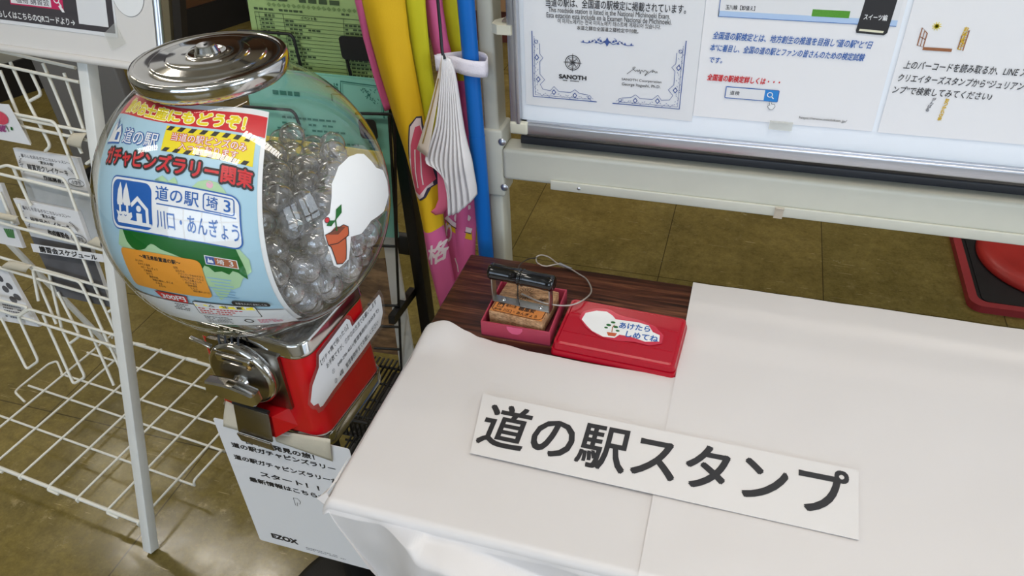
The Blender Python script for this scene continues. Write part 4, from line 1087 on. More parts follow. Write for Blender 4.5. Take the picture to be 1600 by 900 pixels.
# station sign
pr.rrect(-24.2, 17.4, 27.6, 36.3, 3.4, BLUE); pr.up(); pr.rrect(-23.7, 17.9, 27.1, 35.8, 3.0, CARD); pr.up()
pr.rrect(-22.8, 18.7, -3.6, 35.0, 3.0, BLUE); pr.up()
for cx, dx in ((-18.4, -.2), (-15.2, .5)):
    pr.poly([(cx, 34.2), (cx+1.0, 32.0), (cx+1.7+dx, 27.4), (cx+1.4+dx, 26.4), (cx-1.4+dx, 26.3), (cx-1.8, 27.6), (cx-1.2, 31.4)], CARD); pr.rect(cx-.55+dx, 23.4, cx+.55+dx, 26.5, CARD)
pr.poly([(-20.8, 24.4), (-18.6, 23.7), (-16.4, 24.3), (-14.0, 23.7), (-12.6, 24.2), (-12.4, 22.6), (-13.6, 21.4), (-4.0, 21.0), (-3.9, 19.8), (-20.2, 20.0), (-20.8, 21.2), (-20.0, 22.6)], CARD)
pr.poly([(-13.2, 27.0), (-9.6, 30.2), (-5.0, 26.2), (-5.0, 20.6), (-6.2, 20.6), (-6.2, 25.6), (-9.6, 28.4), (-12.4, 26.0)], CARD)
pr.disc(-9.2, 25.8, 1.1, CARD); pr.rect(-10.4, 20.6, -7.9, 24.2, CARD); pr.up()
pr.line([(-19.0, 23.0), (-18.4, 22.6), (-17.8, 23.0)], .35, BLUE); pr.line([(-16.4, 23.0), (-15.8, 22.6), (-15.2, 23.0)], .35, BLUE)
pr.text('道の駅', -2.0, 29.9, 13.6, 34.9, BLUE, .012); pr.rect(-1.6, 28.5, 26.0, 28.9, BLUE)
for a_ in (rrect(15.2, 29.4, 25.4, 35.0, .9),): pr.line(a_, .4, BLUE, True)
pr.text('埼', 16.2, 30.1, 20.0, 34.4, BLUE, .012); pr.text('3', 22.0, 30.3, 24.2, 34.2, BLUE, .012)
pr.text('川口・あんぎょう', -1.8, 20.3, 26.6, 26.8, BLUE, .012)
# orange list of stations
pr.rrect(-22.5, -6.6, 12.0, 10.4, 2.2, ORG); pr.up()
pr.text('〜埼玉県設置道の駅〜', -12.4, 7.3, 4.6, 9.0, INK, .03)
for k, s_ in enumerate(('あらかわ', 'おおたき温泉', '川口・あんぎょう', '大滝温泉', 'おかべ', '龍勢会館', '果樹公園あしがくぼ', 'めぬま', 'みなの')): pr.text(s_, -15.2+.9*k, 5.6-1.28*k, -15.2+.9*k+len(s_)*.98, 6.6-1.28*k, INK)
for k, s_ in enumerate(('庄和', 'はなぞの', 'アグリパークゆめすぎと', '和紙の里ひがしちちぶ', 'いちごの里よしみ', 'おがわまち', '両神温泉', 'ちちぶ', '果樹公園あしがくぼ')): pr.text(s_, 1.4+.55*k, 5.4-1.22*k, min(11.6, 1.4+.55*k+len(s_)*.82), 6.4-1.22*k, INK)
# lower white band: price, warnings, small print
pr.rect(-39, -25, 33.5, -11.8, CARD); pr.up()
pr.poly([(-12, -7.2), (1.8, -7.6), (1.2, -11.4), (-9.5, -11)], RED); pr.up(); pr.text('300円', -9.0, -10.6, .8, -8.0, CARD, .03)
pr.rrect(3.2, -17.2, 24.6, -9.4, .8, INK); pr.up(); pr.rrect(3.5, -16.9, 24.3, -9.7, .7, CARD); pr.rect(3.7, -12.0, 24.1, -9.9, YEL); pr.up()
pr.text('△　注　意', 8.6, -11.7, 20.0, -10.1, INK, .02)
pr.greek(4.2, -16.6, 23.8, -12.4, 3, RED, .45, 9); pr.rrect(17.6, -9.1, 29.8, -6.7, 1.0, INK); pr.up(); pr.text('お金を入れてまわしてね', 18.8, -8.5, 28.8, -7.3, CARD)
pr.greek(-6, -16.5, 2.4, -12, 4, GREYINK, .45, 11); pr.greek(4, -23.5, 15, -18, 5, GREYINK, .4, 12); pr.ring(19, -20.4, 1.3, .4, INK); pr.greek(22, -22.6, 31, -19, 3, PNK, .4, 13)
pr.build('printed_lettering', ct)
for o_, z_ in ((ct, 0),): pass

# laminated sticker outside the globe: white cut-out with a flower pot (the figure on it is left out)
def gsph(lon, lat, h=0.0):
    lo, la = rad(lon), rad(lat); d = g1*(cos(la)*sin(lo)) - g2*(cos(la)*cos(lo)) + stz*sin(la); return GC + d*(GR+.0008+h)
st = [(92.1, 26.8), (97.9, 25.3), (102, 23.1), (104.5, 18.4), (105.8, 14.9), (111.5, 10.6), (112.4, 5), (110, 0.2), (101.3, -2.2), (89.9, 0.4), (83, -1.2), (77.3, .7), (74.7, -8.3), (69.9, -9.6), (67.6, -7), (66.4, 6.2), (67.6, 12.4), (71.4, 13.6), (74.4, 18.1), (77.2, 22.6), (84.2, 26.4)]
cx_ = sum(p[0] for p in st)/len(st); cy_ = sum(p[1] for p in st)/len(st)
FILM = clear_mat('laminate_film', (.93, .93, .93, 1), 1.5, .06, 1.4, .10, (.8, .8, .8, 1))
pr = Print(gsph, 3.0, 0.0, .0002)
pr.poly([(p[0]+(2.6 if p[0] > cx_ else -1.6)+(p[0]-cx_)*.05, p[1]+(p[1]-cy_)*.16) for p in st], FILM); pr.up(); pr.poly(st, WHITE); pr.up()
TER = mat('terracotta_print', sr(196, 92, 54), .4); TERD = mat('dark_terracotta_print', sr(120, 62, 40), .4)
pot = [(66.9, 6.9), (75.4, 7.0), (77.2, 5.2), (76.6, 2.4), (75.0, 1.6), (73.4, -7.4), (71.6, -8.4), (69.0, -7.2), (67.9, 1.4), (67.0, 2.6)]
pr.poly(pot, TER); pr.up(); pr.poly([(68.0, 6.6), (72, 8.0), (76, 5.8), (72, 4.6)], TERD); pr.line(pot, .35, INK, True); pr.up(); pr.line([(67.0, 2.6), (71, 1.4), (76.6, 2.0)], .3, INK)
pr.line([(71.8, 6.2), (72.6, 10.2), (75.6, 13.2)], .6, GRN); pr.poly([(72.6, 10.2), (74.4, 13.8), (77.4, 14.4), (76.2, 11.6)], GRN); pr.poly([(72.6, 10.2), (70.2, 9.0), (68.4, 10.0), (70, 11.4)], GRN); pr.up()
pr.disc(69.3, 11.9, 1.0, RED); pr.up(); pr.ring(69.3, 11.9, 1.0, .25, INK)
pr.build('globe_sticker', t)

# coin mechanism on the front
vf = -.0735
def Gf(u, v, z): return G(u, vf+v, z)
w = MB(); P_ = rrect(-.0625, .667, .0430, .7575, .003)
w.prism(P_, lambda x, y, h: Gf(x, -h, y), -.001, .0035, CHROME_R); cm = w.build('coin_plate', t)
DX = (g1, stz, -g2)
dc_ = Gf(-.012, -.0035, .7185)
w = MB(); w.lathe([(.046, 0), (.0475, .002), (.0475, .0075), (.0462, .0105), (.0435, .0122), (.0415, .0126)], dc_, CHROME, 64, DX); w.lathe([(.0415, .0126), (.030, .0131), (.012, .0134), (0, .0134)], dc_, CHROME_R, 64, DX); w.build('dial_housing', t)
# turn knob: a broad two-winged grip
kp = [(-.038, -.006), (-.036, .008), (-.022, .0105), (-.006, .0125), (.006, .0125), (.022, .0105), (.036, .0085), (.038, -.005), (.036, -.008), (.016, -.0095), (.0, -.0105), (-.016, -.0095), (-.035, -.0085)]
kr = rad(-2)
kb = bmesh.new()
lo_ = []
for sc_, d_ in ((.92, .020), (1.0, .0225), (1.0, .033), (.93, .036)):
    lo_.append([kb.verts.new(dc_ + g1*((p[0]*cos(kr)-p[1]*sin(kr))*sc_-.002) + stz*((p[0]*sin(kr)+p[1]*cos(kr))*sc_-.010) - g2*(d_ + .006*(abs(p[0])/.038)**2*0 - .005*(1-(abs(p[0])/.038)**1.5)*0)) for p in kp])
for a_, b2 in zip(lo_, lo_[1:]):
    for i in range(len(kp)): kb.faces.new((a_[i], a_[(i+1) % len(kp)], b2[(i+1) % len(kp)], b2[i]))
kb.faces.new(lo_[-1]); kb.faces.new(list(reversed(lo_[0]))); bmesh.ops.recalc_face_normals(kb, faces=kb.faces[:])
w = MB(); w.bm(kb, CHROME); w.lathe([(.013, .012), (.011, .016), (.0105, .021)], dc_ - stz*.009, CHROME, 24, DX); w.build('turn_knob', t)
# coin slot head with its forked guard and lever
w = MB(); w.box(Gf(-.012, -.010, .7515), (.058, .014, .008), CHROME, GAX, .002); w.box(Gf(-.012, -.0175, .7465), (.050, .004, .012), CHROME, GAX, .0015); w.build('coin_slot', t)
w = MB(); w.box(Gf(-.012, -.0196, .7478), (.030, .0008, .003), BLACK, GAX); w.build('slot_opening', t)
MB().lathe([(0, .0025), (.003, .002), (.0035, 0)], Gf(.012, -.0196, .744), mat('brass', sr(150, 120, 70), .35, metal=1), 14, DX).build('lock_pin', t)
for k in range(4):
    u = -.034+.0095*k
    MB().tube(smooth_path([Gf(u-.003, .004, .776), Gf(u-.002, -.004, .772), Gf(u, -.009, .763), Gf(u+.001, -.011, .7545)], 3), .0014, DARK, 8).build('slot_guard_wire', t)
MB().box(Gf(-.062, -.012, .757), (.030, .006, .0035), CHROME, (Vector((cos(rad(-12))*g1.x, cos(rad(-12))*g1.y, sin(rad(-12)))).normalized(), g2, stz), .0012).build('lever', t)
# chute: red hood with hinged chrome flap
w = MB()
ch = [(-.052, .622), (.052, .622), (.016, .668), (-.048, .668)]
hood = [Gf(-.050, 0, .628), Gf(.040, 0, .634), Gf(.034, 0, .664), Gf(-.046, 0, .664)]
tip = [Gf(-.032, -.024, .628), Gf(.022, -.024, .630), Gf(.022, -.020, .664), Gf(-.030, -.020, .664)]
w.add(hood+tip, [(0, 1, 5, 4), (1, 2, 6, 5), (2, 3, 7, 6), (3, 0, 4, 7), (4, 5, 6, 7)], REDP, False); w.build('chute_hood', t)
fx = Vector(g1); fz = (stz*.97 + g2*.17).normalized(); fy = fz.cross(fx)
fc = Gf(-.0035, -.029, .645)
w = MB(); w.box(fc + fz*.007, (.053, .003, .045), CHROME_R, (fx, fy, fz), .0014); w.box(fc - fz*.0225 - fy*.0012, (.052, .003, .017), CHROME_R, (fx, (fy*.94+fz*.34).normalized(), (fz*.94-fy*.34).normalized()), .0014); fl = w.build('chute_flap', t)
MB().tube([fc + fz*.031 - fx*.027, fc + fz*.031 + fx*.027], .0028, BLACK, 10).build('hinge_pin', fl)
# notice stuck along the right side of the body
us = .0785
nS = g1; cS = nS.dot(G(us+.002, 0, 0))
sd = lambda px, py: on_plane(px, py, nS, cS)
SX = g2; SZ_ = stz; O_ = G(us+.002, 0, 0)
ax2 = lambda px, py: ((sd(px, py)-O_).dot(g2), sd(px, py).z)
fnN = lambda x, y, h=0.0: O_ + g2*x + stz*y + nS*h
film = [ax2(*p) for p in ((481, 632), (484, 600), (494, 572), (494, 552), (517, 522), (540, 492), (548, 494), (553, 504), (575, 474), (593, 452), (599, 462), (602, 488), (598, 512), (570, 552), (548, 582), (524, 614), (506, 640), (498, 646), (494, 640), (488, 640))]
note = [ax2(*p) for p in ((485, 628), (488, 602), (498, 574), (498, 555), (520, 526), (541, 498), (546, 500), (550, 510), (577, 478), (592, 460), (595, 466), (598, 488), (594, 509), (567, 547), (545, 577), (520, 610), (504, 634), (500, 636), (497, 630), (490, 634))]
pr = Print(fnN, None, .0, .0003)
pr.poly(film, clear_mat('note_film', (.9, .86, .86, 1), 1.5, .08, 1.3, .12, (.6, .5, .5, 1))); pr.up(); pr.poly(note, LAMI); pr.up()
def seg2(txt, p0, p1, hgt, m, off=.0):
    q0, q1 = Vector(ax2(*p0)), Vector(ax2(*p1)); e = (q1-q0); L_ = e.length; e.normalize(); up = Vector((-e.y, e.x))
    bv, fs = text_tris(txt, 0); xs = [p[0] for p in bv]; ys = [p[1] for p in bv]
    for q_, (dx, dy) in enumerate(heavy(off)):
        pr.put([tuple(q0 + e*((p[0]+dx-min(xs))/(max(xs)-min(xs))*L_) + up*((p[1]+dy-min(ys))/(max(ys)-min(ys))*hgt)) for p in bv], fs, m, q_*1.2e-5)
seg2('【ガチャ機で困ったら】', (502, 571), (544, 513), .0085, INK)
seg2('お手数ですが、①か②の方法でお願いします', (511, 576), (588, 474), .0085, INK)
seg2('①　048-296-4021(管理事務所/18:00まで)', (520, 586), (592, 487), .0085, INK)
seg2('②　4階　管理事務所までお越しください', (524, 600), (591, 506), .0085, INK)
pr.build('side_notice', t)

# capsules in the globe
CAPM = clear_mat('capsule_plastic', (.985, .985, .99, 1), 1.54, .02, 1.5, .03, (.95, .95, .97, 1), 2.6)
CAPR = clear_mat('capsule_seam_plastic', (.93, .93, .94, 1), 1.5, .05, 2.0, .2, (.92, .92, .94, 1))
BAGM = clear_mat('crumpled_bag_film', (.96, .96, .97, 1), 1.5, .12, 2.4, .16, (.92, .92, .95, 1)); PINM = mat('pin_badge_metal', sr(190, 186, 176), .3, metal=.8)
r_ = .0160
capprof = [(max(.0002, r_*cos(rad(a_))), r_*sin(rad(a_))) for a_ in range(-90, 91, 12)]
mb = MB(); mb.lathe(capprof, (0, 0, 0), CAPM, 24)
me_shell = mb.build('shell').data
mb = MB(); mb.lathe([(r_*.985, -.0014), (r_*1.012, -.0012), (r_*1.012, .0012), (r_*.985, .0014)], (0, 0, 0), CAPR, 28); mb.lathe([(r_*.972, .0006), (r_*.6, .0100), (0, .0112)], (0, 0, 0), CAPM, 20)
me_seam = mb.build('seam_ring').data
bags = []
for q in range(5):
    b3 = bmesh.new(); bmesh.ops.create_icosphere(b3, subdivisions=2, radius=.0068)
    for v in b3.verts:
        k = 1 + .42*noise.noise(v.co*210 + Vector((q*3.7, 0, 0))); v.co *= k; v.co.z *= .72
    mb = MB(); mb.bm(b3, BAGM); bags.append(mb.build('bag').data)
mb = MB(); mb.lathe([(0, -.0012), (.0066, -.0012), (.0072, 0), (.0066, .0012), (0, .0012)], (0, 0, 0), PINM, 16); me_pin = mb.build('pin_badge').data
for o in [x for x in list(COL.objects) if x.data in ([me_shell, me_seam, me_pin] + bags)]: bpy.data.objects.remove(o)
rg = random.Random(11)
for k, c_ in enumerate(CAPS.split(';')):
    u, v, z = (int(q)*1e-4 for q in c_.split(','))
    p = GC + g1*u + g2*v + stz*z
    c0 = bpy.data.objects.new('capsule', None); COL.objects.link(c0); c0.location = p; c0.empty_display_size = .01
    c0.rotation_euler = (rg.uniform(0, 6.28), rg.uniform(0, 6.28), rg.uniform(0, 6.28))
    tag(c0, 'clear round capsule with a bagged pin, heaped in the vending machine globe', 'capsule', 'clear capsules heaped in the globe')
    for nm, me in (('shell', me_shell), ('seam_ring', me_seam), ('bag', bags[k % 5])) + ((('pin_badge', me_pin),) if k % 2 == 0 else ()):
        o = bpy.data.objects.new(nm, me); COL.objects.link(o); o.parent = c0

# stand under the machine
t = thing('machine_stand', (GC.x, GC.y, 0), 'black round-footed pedestal carrying the capsule vending machine', 'stand')
BKM = mat('black_cast_iron', sr(17, 17, 18), .5, bump=.15, bump_scale=300)
cc = (GB.x, GB.y, 0)
MB().lathe([(0, 0), (.182, 0), (.186, .004), (.184, .014), (.165, .024), (.06, .040), (.032, .052), (.030, .07), (0, .07)], cc, BKM, 64).build('foot', t)
MB().lathe([(.0, .06), (.024, .06), (.024, .585), (0, .585)], cc, BKM, 28).build('pole', t)
w = MB(); rlayers(w, [(.074, .070, .012, .585), (.074, .070, .012, .5985)], BKM, True, True, False); w.build('mounting_plate', t)

# sign hung from the machine on masking tape
YS = .545
sTL, sBL, sBR = at_y(330, 652, YS), at_y(405, 843, YS), at_y(590, 895, YS)
sx0 = (sTL.x+sBL.x)/2; sz0 = sBL.z; sw = sBR.x - sBL.x; sh = sTL.z - sBL.z
t = thing('hanging_sign', (sx0+sw/2, YS, sz0), 'white laminated sign taped below the vending machine about the pin rally', 'sign')
ex = Vector((sBR.x-sBL.x, 0, (sBR.z-sBL.z)*.5)).normalized(); ey = Vector((-ex.z, 0, ex.x))
o_ = Vector((sx0, YS, sz0)); fnH = plane_fn(o_, ex, ey)
MB().prism(rrect(0, 0, sw, sh, .004), fnH, -.0008, 0, LAMI).build('laminate', t)
hs_ = lambda px, py: (lambda p: ((p-o_).dot(ex), (p-o_).dot(ey)))(at_y(px, py, YS))
pr = Print(fnH, None, .0003)
def hline(txt, p0, p1, hgt, off=.035):
    a_, b2 = hs_(*p0), hs_(*p1); pr.text(txt, a_[0], a_[1]-hgt*.5, b2[0], a_[1]+hgt*.5, INK, off)
hline('日本再発見の旅！', (384, 689), (492, 718), .0100)
hline('道の駅ガチャピンズラリー', (362, 694), (526, 741), .0100)
hline('道の駅ガチャピンズラリーが', (366, 713), (532, 762), .0100)
hline('スタート！！', (407, 740), (500, 768), .0100)
hline('最新情報はこちらから', (390, 748), (524, 786), .0100)
hp = hs_(464, 784)
hand = [(hp[0]-.004, hp[1]+.008), (hp[0]+.003, hp[1]+.008), (hp[0]+.006, hp[1]+.002), (hp[0]+.004, hp[1]-.004), (hp[0], hp[1]-.002), (hp[0]-.001, hp[1]-.010), (hp[0]-.004, hp[1]-.009), (hp[0]-.004, hp[1]-.002)]
pr.line(hand, .0008, INK, True)
a_, b2 = hs_(425, 836), hs_(465, 848); pr.text('EZOX', a_[0], a_[1]-.006, b2[0], a_[1]+.005, INK, .06)
a_, b2 = hs_(478, 855), hs_(554, 878); pr.greek(a_[0], a_[1]-.006, b2[0], a_[1]+.002, 2, GREYINK, .35, 21)
pr.build('printed_lettering', t)
MASK = mat('masking_tape', sr(205, 196, 176), .7, bump=.2, bump_scale=300)
def tape(P0, P1, P2, P3, name='masking_tape', par=None):
    Q = [P0, P1, P2, P3]
    MB().grid(lambda u, v: (P3*(1-u)+P2*u)*(1-v) + (P0*(1-u)+P1*u)*v + Vector((0, -.002*math.sin(pi*v)*1.0, 0)), 8, 6, MASK).build(name, par, None, .0004)
fr = lambda px, py, dv=0: on_plane(px, py, g2, g2.dot(G(0, -.0775-dv, 0)))
tape(fr(353, 626), fr(384, 640), at_y(384, 676, YS-.002), at_y(349, 666, YS-.002), par=t)
tape(fr(430, 672), fr(516, 686), at_y(520, 721, YS-.002), at_y(432, 690, YS-.002), par=t)
tape(fr(384, 650), fr(432, 672), at_y(432, 682, YS-.002), at_y(382, 670, YS-.002), par=t)

# ================================================================== BLACK PAMPHLET RACK BEHIND THE MACHINE
RKM = mat('black_powder_coat', sr(18, 17, 18), .4, bump=.1, bump_scale=700)
t = rack = thing('pamphlet_rack', (-.6, 1.02, 0), 'black wire pamphlet rack holding green and teal flyers behind the vending machine', 'pamphlet rack')
YR = 1.0
xr = at_y(650, 430, YR).x; xl = at_y(391, 25, YR).x
for x, w_ in ((xr, .021), (xl, .012)):
    MB().box2((x-w_/2, YR+.006, .0), (x+w_/2, YR+.034, 1.55), RKM, .002).build('post', t)
for x in (xr, xl):
    MB().box2((x-.012, YR-.17, 0), (x+.012, YR+.24, .022), RKM, .003).build('foot', t)
MB().box2((xl, YR+.03, .56), (xr, YR+.045, .60), RKM, .002).build('cross_bar', t)
MB().box2((xl, YR+.03, 1.44), (xr, YR+.045, 1.47), RKM, .002).build('cross_bar', t)
# braces
MB().bar(at_y(645, 455, YR+.01), at_y(612, 500, YR-.10), .012, .016, RKM).build('brace', t)
WR = .0024
def wire(pts, name='rail_wire', r=WR, par=None, m=None):
    return MB().tube(rounded(pts, .006), r, m or RKM, 8).build(name, par or t)
# tier 1 (green flyers) in front of YR; tier 2 (teal) stepped forward; lower tiers further forward
Y1, Y2, Y3 = .985, .935, .90
wire([at_y(372, 48, Y1), at_y(400, 49.5, Y1), at_y(453, 53, Y1), at_y(459, 60, Y1), at_y(470, 104, Y1)], 'pocket_wire')
wire([at_y(541, 90, Y1), at_y(549, 121, Y1)], 'pocket_wire')
wire([at_y(380, 166, Y2), at_y(455, 172, Y2), at_y(462, 179, Y2), at_y(477, 222, Y2)], 'pocket_wire')
wire([at_y(556, 177, Y2), at_y(612, 178.5, Y2), at_y(616, 183, Y2), at_y(620, 375, Y2)], 'pocket_wire')
wire([at_y(608, 182, Y2), at_y(617, 330, Y2), at_y(627, 575, Y2), at_y(634, 660, Y2)], 'side_wire')
for py, x0 in ((385, 560), (478, 575), (511, 580), (546, 585)):
    wire([at_y(x0, py-2, Y2), at_y(618.5+(py-330)*.035, py, Y2)], 'rung_wire')
PLATE = mat('speckled_black_plate', sr(22, 20, 22), .45, noise_amt=.6, noise_scale=700)
for (x0, y0, x1, y1, yy) in ((537, 58, 582, 91, Y1), (566, 186, 588, 214, Y2)):
    a_, b2 = at_y(x0, y1, yy), at_y(x1, y0, yy)
    MB().prism(rrect(a_.x, a_.z, b2.x, b2.z, .006), lambda x, y, h: Vector((x, yy-.003-h, y)), 0, .0015, PLATE).build('label_plate', t)
# wire shelves near the floor, seen under the machine
for zz, yf in ((.31, .80), (.14, .78)):
    for q in range(6): 
        y = yf + .045*q; wire([(xl+.04, y, zz), (xr-.03, y, zz)], 'shelf_wire', .0026)
    for q in range(14):
        x = xl+.05+(xr-xl-.09)*q/13; wire([(x, yf-.002, zz+.045), (x, yf-.002, zz), (x, YR, zz+.004)], 'shelf_wire', .0022)
    wire([(xl+.04, yf-.004, zz+.047), (xr-.03, yf-.004, zz+.047)], 'shelf_rail', .0036)
for x in (xl+.03, xr-.025): MB().bar((x, .755, .17), (x, YR+.01, .17), .012, .03, RKM).build('shelf_bracket', t)

# flyers
FGREEN = mat('green_flyer_paper', sr(156, 182, 116), .55); FGD = mat('flyer_dark_print', sr(62, 80, 48), .6)
def flyer(name, TL, TR, BR, BL, m, label, cat, group, th=.004):
    c_ = (Vector(BL)+Vector(BR))/2
    t_ = thing(name, c_, label, cat, group)
    MB().slab([BL, BR, TR, TL], th, m, -(Vector(TL)-Vector(BL)).cross(Vector(BR)-Vector(BL)).normalized()).build('sheet', t_)
    return t_, quad_fn(TL, TR, BR, BL)
q = [at_y(376, -70, 1.000), at_y(640, -40, 1.000), at_y(640, 150, .9945), at_y(406, 130, .9945)]
t, fn = flyer('event_flyer', *q, FGREEN, 'pale green flyer with an events table in the top pocket of the black rack', 'flyer', None)
fq = quad_fn(at_y(398, 18, .9975), at_y(622, 36, .9975), at_y(622, 142, .995), at_y(418, 124, .995))
pr = Print(fq, None, .0006)
pr.line([(0, 1), (1, 1)], .008, FGD); pr.line([(0, .935), (1, .93)], .006, FGD)
for k in range(1, 17): pr.line([(.02+.0*k, .935-.056*k), (1, .93-.056*k)], .005, FGD)
for x in (0, .03, .205, .63): pr.line([(x, 1), (x, .04)], .003, FGD)
pr.text('開 催 日', .07, .945, .14, .985, FGD, .03); pr.text('イベント名', .33, .945, .44, .985, FGD, .03)
for k in range(16):
    y = .89-.056*k
    pr.greek(.04, y, .19, y+.034, 1, FGD, .75, 30+k); pr.greek(.215, y, .33+.035*((k*7) % 5), y+.034, 1, FGD, .8, 60+k); pr.greek(.64, y, .85, y+.034, 1, FGD, .8, 90+k)
pr.greek(0, 1.03, .50, 1.07, 1, FGD, .75, 3); pr.greek(.62, 1.04, .74, 1.08, 1, FGD, .7, 4)
for k in range(22): pr.poly([(.10+.035*k, 1.12+.005*(k % 2)), (.115+.035*k, 1.15), (.13+.035*k, 1.12), (.115+.035*k, 1.09)], mat('flyer_mid_print', sr(116, 142, 84), .6))
pr.greek(.1, 1.17, .86, 1.25, 1, FGD, .8, 8)
pr.build('printed_lettering', t)
FTEAL = mat('teal_flyer_paper', sr(132, 196, 178), .55); TEALD = mat('teal_flyer_print', sr(48, 120, 104), .6)
q = [at_y(380, 104, .955), at_y(598, 125, .955), at_y(622, 372, .948), at_y(424, 356, .948)]
t, fn = flyer('teal_flyer', *q, FTEAL, 'teal flyer at the back of the middle pocket, its top edge peeping out', 'flyer', 'teal flyers in the middle pocket')
q = [at_y(384, 108, .949), at_y(602, 129, .949), at_y(622, 372, .9425), at_y(424, 356, .9425)]
t, fn = flyer('teal_flyer', *q, FTEAL, 'teal flyer with dark ornamental border at the front of the middle pocket', 'flyer', 'teal flyers in the middle pocket')
fq = quad_fn(at_y(480, 120, .949), at_y(600, 131.5, .949), at_y(612, 240, .945), at_y(494, 230, .945))
pr = Print(fq, None, .0006)
pr.line([(.42, .78), (.44, .985), (.96, .965), (.955, .52)], .016, TEALD); pr.line([(.45, .76), (.465, .96), (.94, .94), (.935, .55)], .005, TEALD); pr.line([(.42, .80), (.30, .80), (.30, .70)], .012, TEALD)
rg = random.Random(5)
for k in range(34):
    x = .70+.21*rg.random(); y = .92-.2*rg.random()
    if (x-.66)+(y-.70)*.8 > .17: pr.line([(x, y), (x+.02*rg.uniform(-1, 1), y+.03*rg.uniform(-1, 1))], .010, TEALD)
pr.disc(.79, .83, .018, TEALD); pr.text('ード', .24, .84, .40, .95, TEALD, .03); pr.greek(-.5, .70, .1, .80, 1, TEALD, .6, 14)
pr.greek(-.5, -.2, .62, .45, 8, TEALD, .35, 17); pr.greek(.72, -.1, .84, .4, 5, TEALD, .4, 18)
pr.build('printed_lettering', t)
FYEL = mat('yellow_flyer_paper', sr(222, 200, 84), .55)
q = [at_y(404, 212, .918), at_y(596, 239, .918), at_y(606, 330, .912), at_y(424, 330, .912)]
t, fn = flyer('yellow_flyer', *q, FYEL, 'yellow flyer in the pocket just behind the globe of capsules', 'flyer', None)
pr = Print(fn, None, .0005); pr.text('The Kawaguchi Garden', .22, .66, .62, .74, INK, .01); pr.greek(.25, .2, .8, .55, 3, INK, .4, 3); pr.build('printed_lettering', t)
# things leaning at the bottom of the rack
q = [at_y(556, 396, 1.04), at_y(600, 402, 1.04), at_y(632, 556, .985), at_y(570, 548, .985)]
t, fn = flyer('wooden_board', *q, PALEWOOD, 'brown wood grained board leaning at the bottom of the black rack', 'board', None, .015)
q = [at_y(586, 280, 1.00), at_y(603, 284, 1.00), at_y(652, 590, .93), at_y(628, 598, .93)]
t, fn = flyer('white_board_strip', *q, mat('white_card', sr(216, 214, 206), .6), 'narrow white card leaning against the wooden board in the rack', 'card', None, .004)
q = [at_y(574, 372, 1.015), at_y(604, 360, 1.015), at_y(612, 402, 1.0), at_y(592, 404, 1.0)]
t, fn = flyer('kraft_envelope', *q, mat('kraft_paper', sr(178, 148, 98), .7), 'tan kraft paper envelope tucked behind the white card', 'envelope', None, .003)

# ================================================================== WHITE WIRE LEAFLET RACK
WWM = mat('white_wire_coating', sr(232, 230, 220), .35, noise_amt=.03)
LEGM = mat('white_painted_tube', sr(234, 234, 230), .4, noise_amt=.05, noise_scale=30, bump=.05, bump_scale=120)
w1 = Vector((cos(rad(-5.3)), sin(rad(-5.3)), 0)); w2 = Vector((-w1.y, w1.x, 0))
FOOT = Vector((-1.024, .642, 0)); LTOP = Vector((-.998, .921, .924)); LD = (LTOP-FOOT).normalized()
LT2 = FOOT + LD*1.45
t = wrack = thing('leaflet_rack', FOOT + w1*-.3 + w2*.22, 'white wire leaflet rack on slanted square legs beside the vending machine', 'leaflet rack')
PN = w1.cross(LD).normalized();  PN = -PN if PN.y > 0 else PN        # towards the room
PCn = PN.dot(FOOT)
def lp(px, py, off=0.0): return on_plane(px, py, PN, PCn + off)
ww = lambda pts, name='wire', r=.0028: MB().tube(rounded(pts, .008), r, WWM, 8).build(name, t)
MB().bar(FOOT + LD*.004 + Vector((0, 0, .003)), LT2, .021, .021, LEGM, PN, .0015).build('leg', t)
MB().bar(FOOT - w1*.95 + Vector((0, 0, .006)), LT2 - w1*.95, .021, .021, LEGM, PN, .0015).build('leg', t)
rb = at_z(199, 569, .006)
rtop = on_plane(7, 373, w1, w1.dot(rb)); RDr = (rtop-rb).normalized()
MB().bar(rb, rb + (rtop-rb)*1.12, .024, .006, LEGM, PN, .001).build('rear_leg', t)
# front rails
for a_, b2 in (((-30, 95), (124, 128.5)), ((0, 80), (118, 106)), ((24, 184), (137, 206)), ((33, 197), (138, 219)), ((-20, 267), (146, 307)), ((-20, 343), (162, 391)), ((-20, 396), (172, 452)), ((-20, 413), (173, 469)), ((34, 496), (184, 543))):
    ww([lp(*a_), lp(*b2)], 'rail_wire')
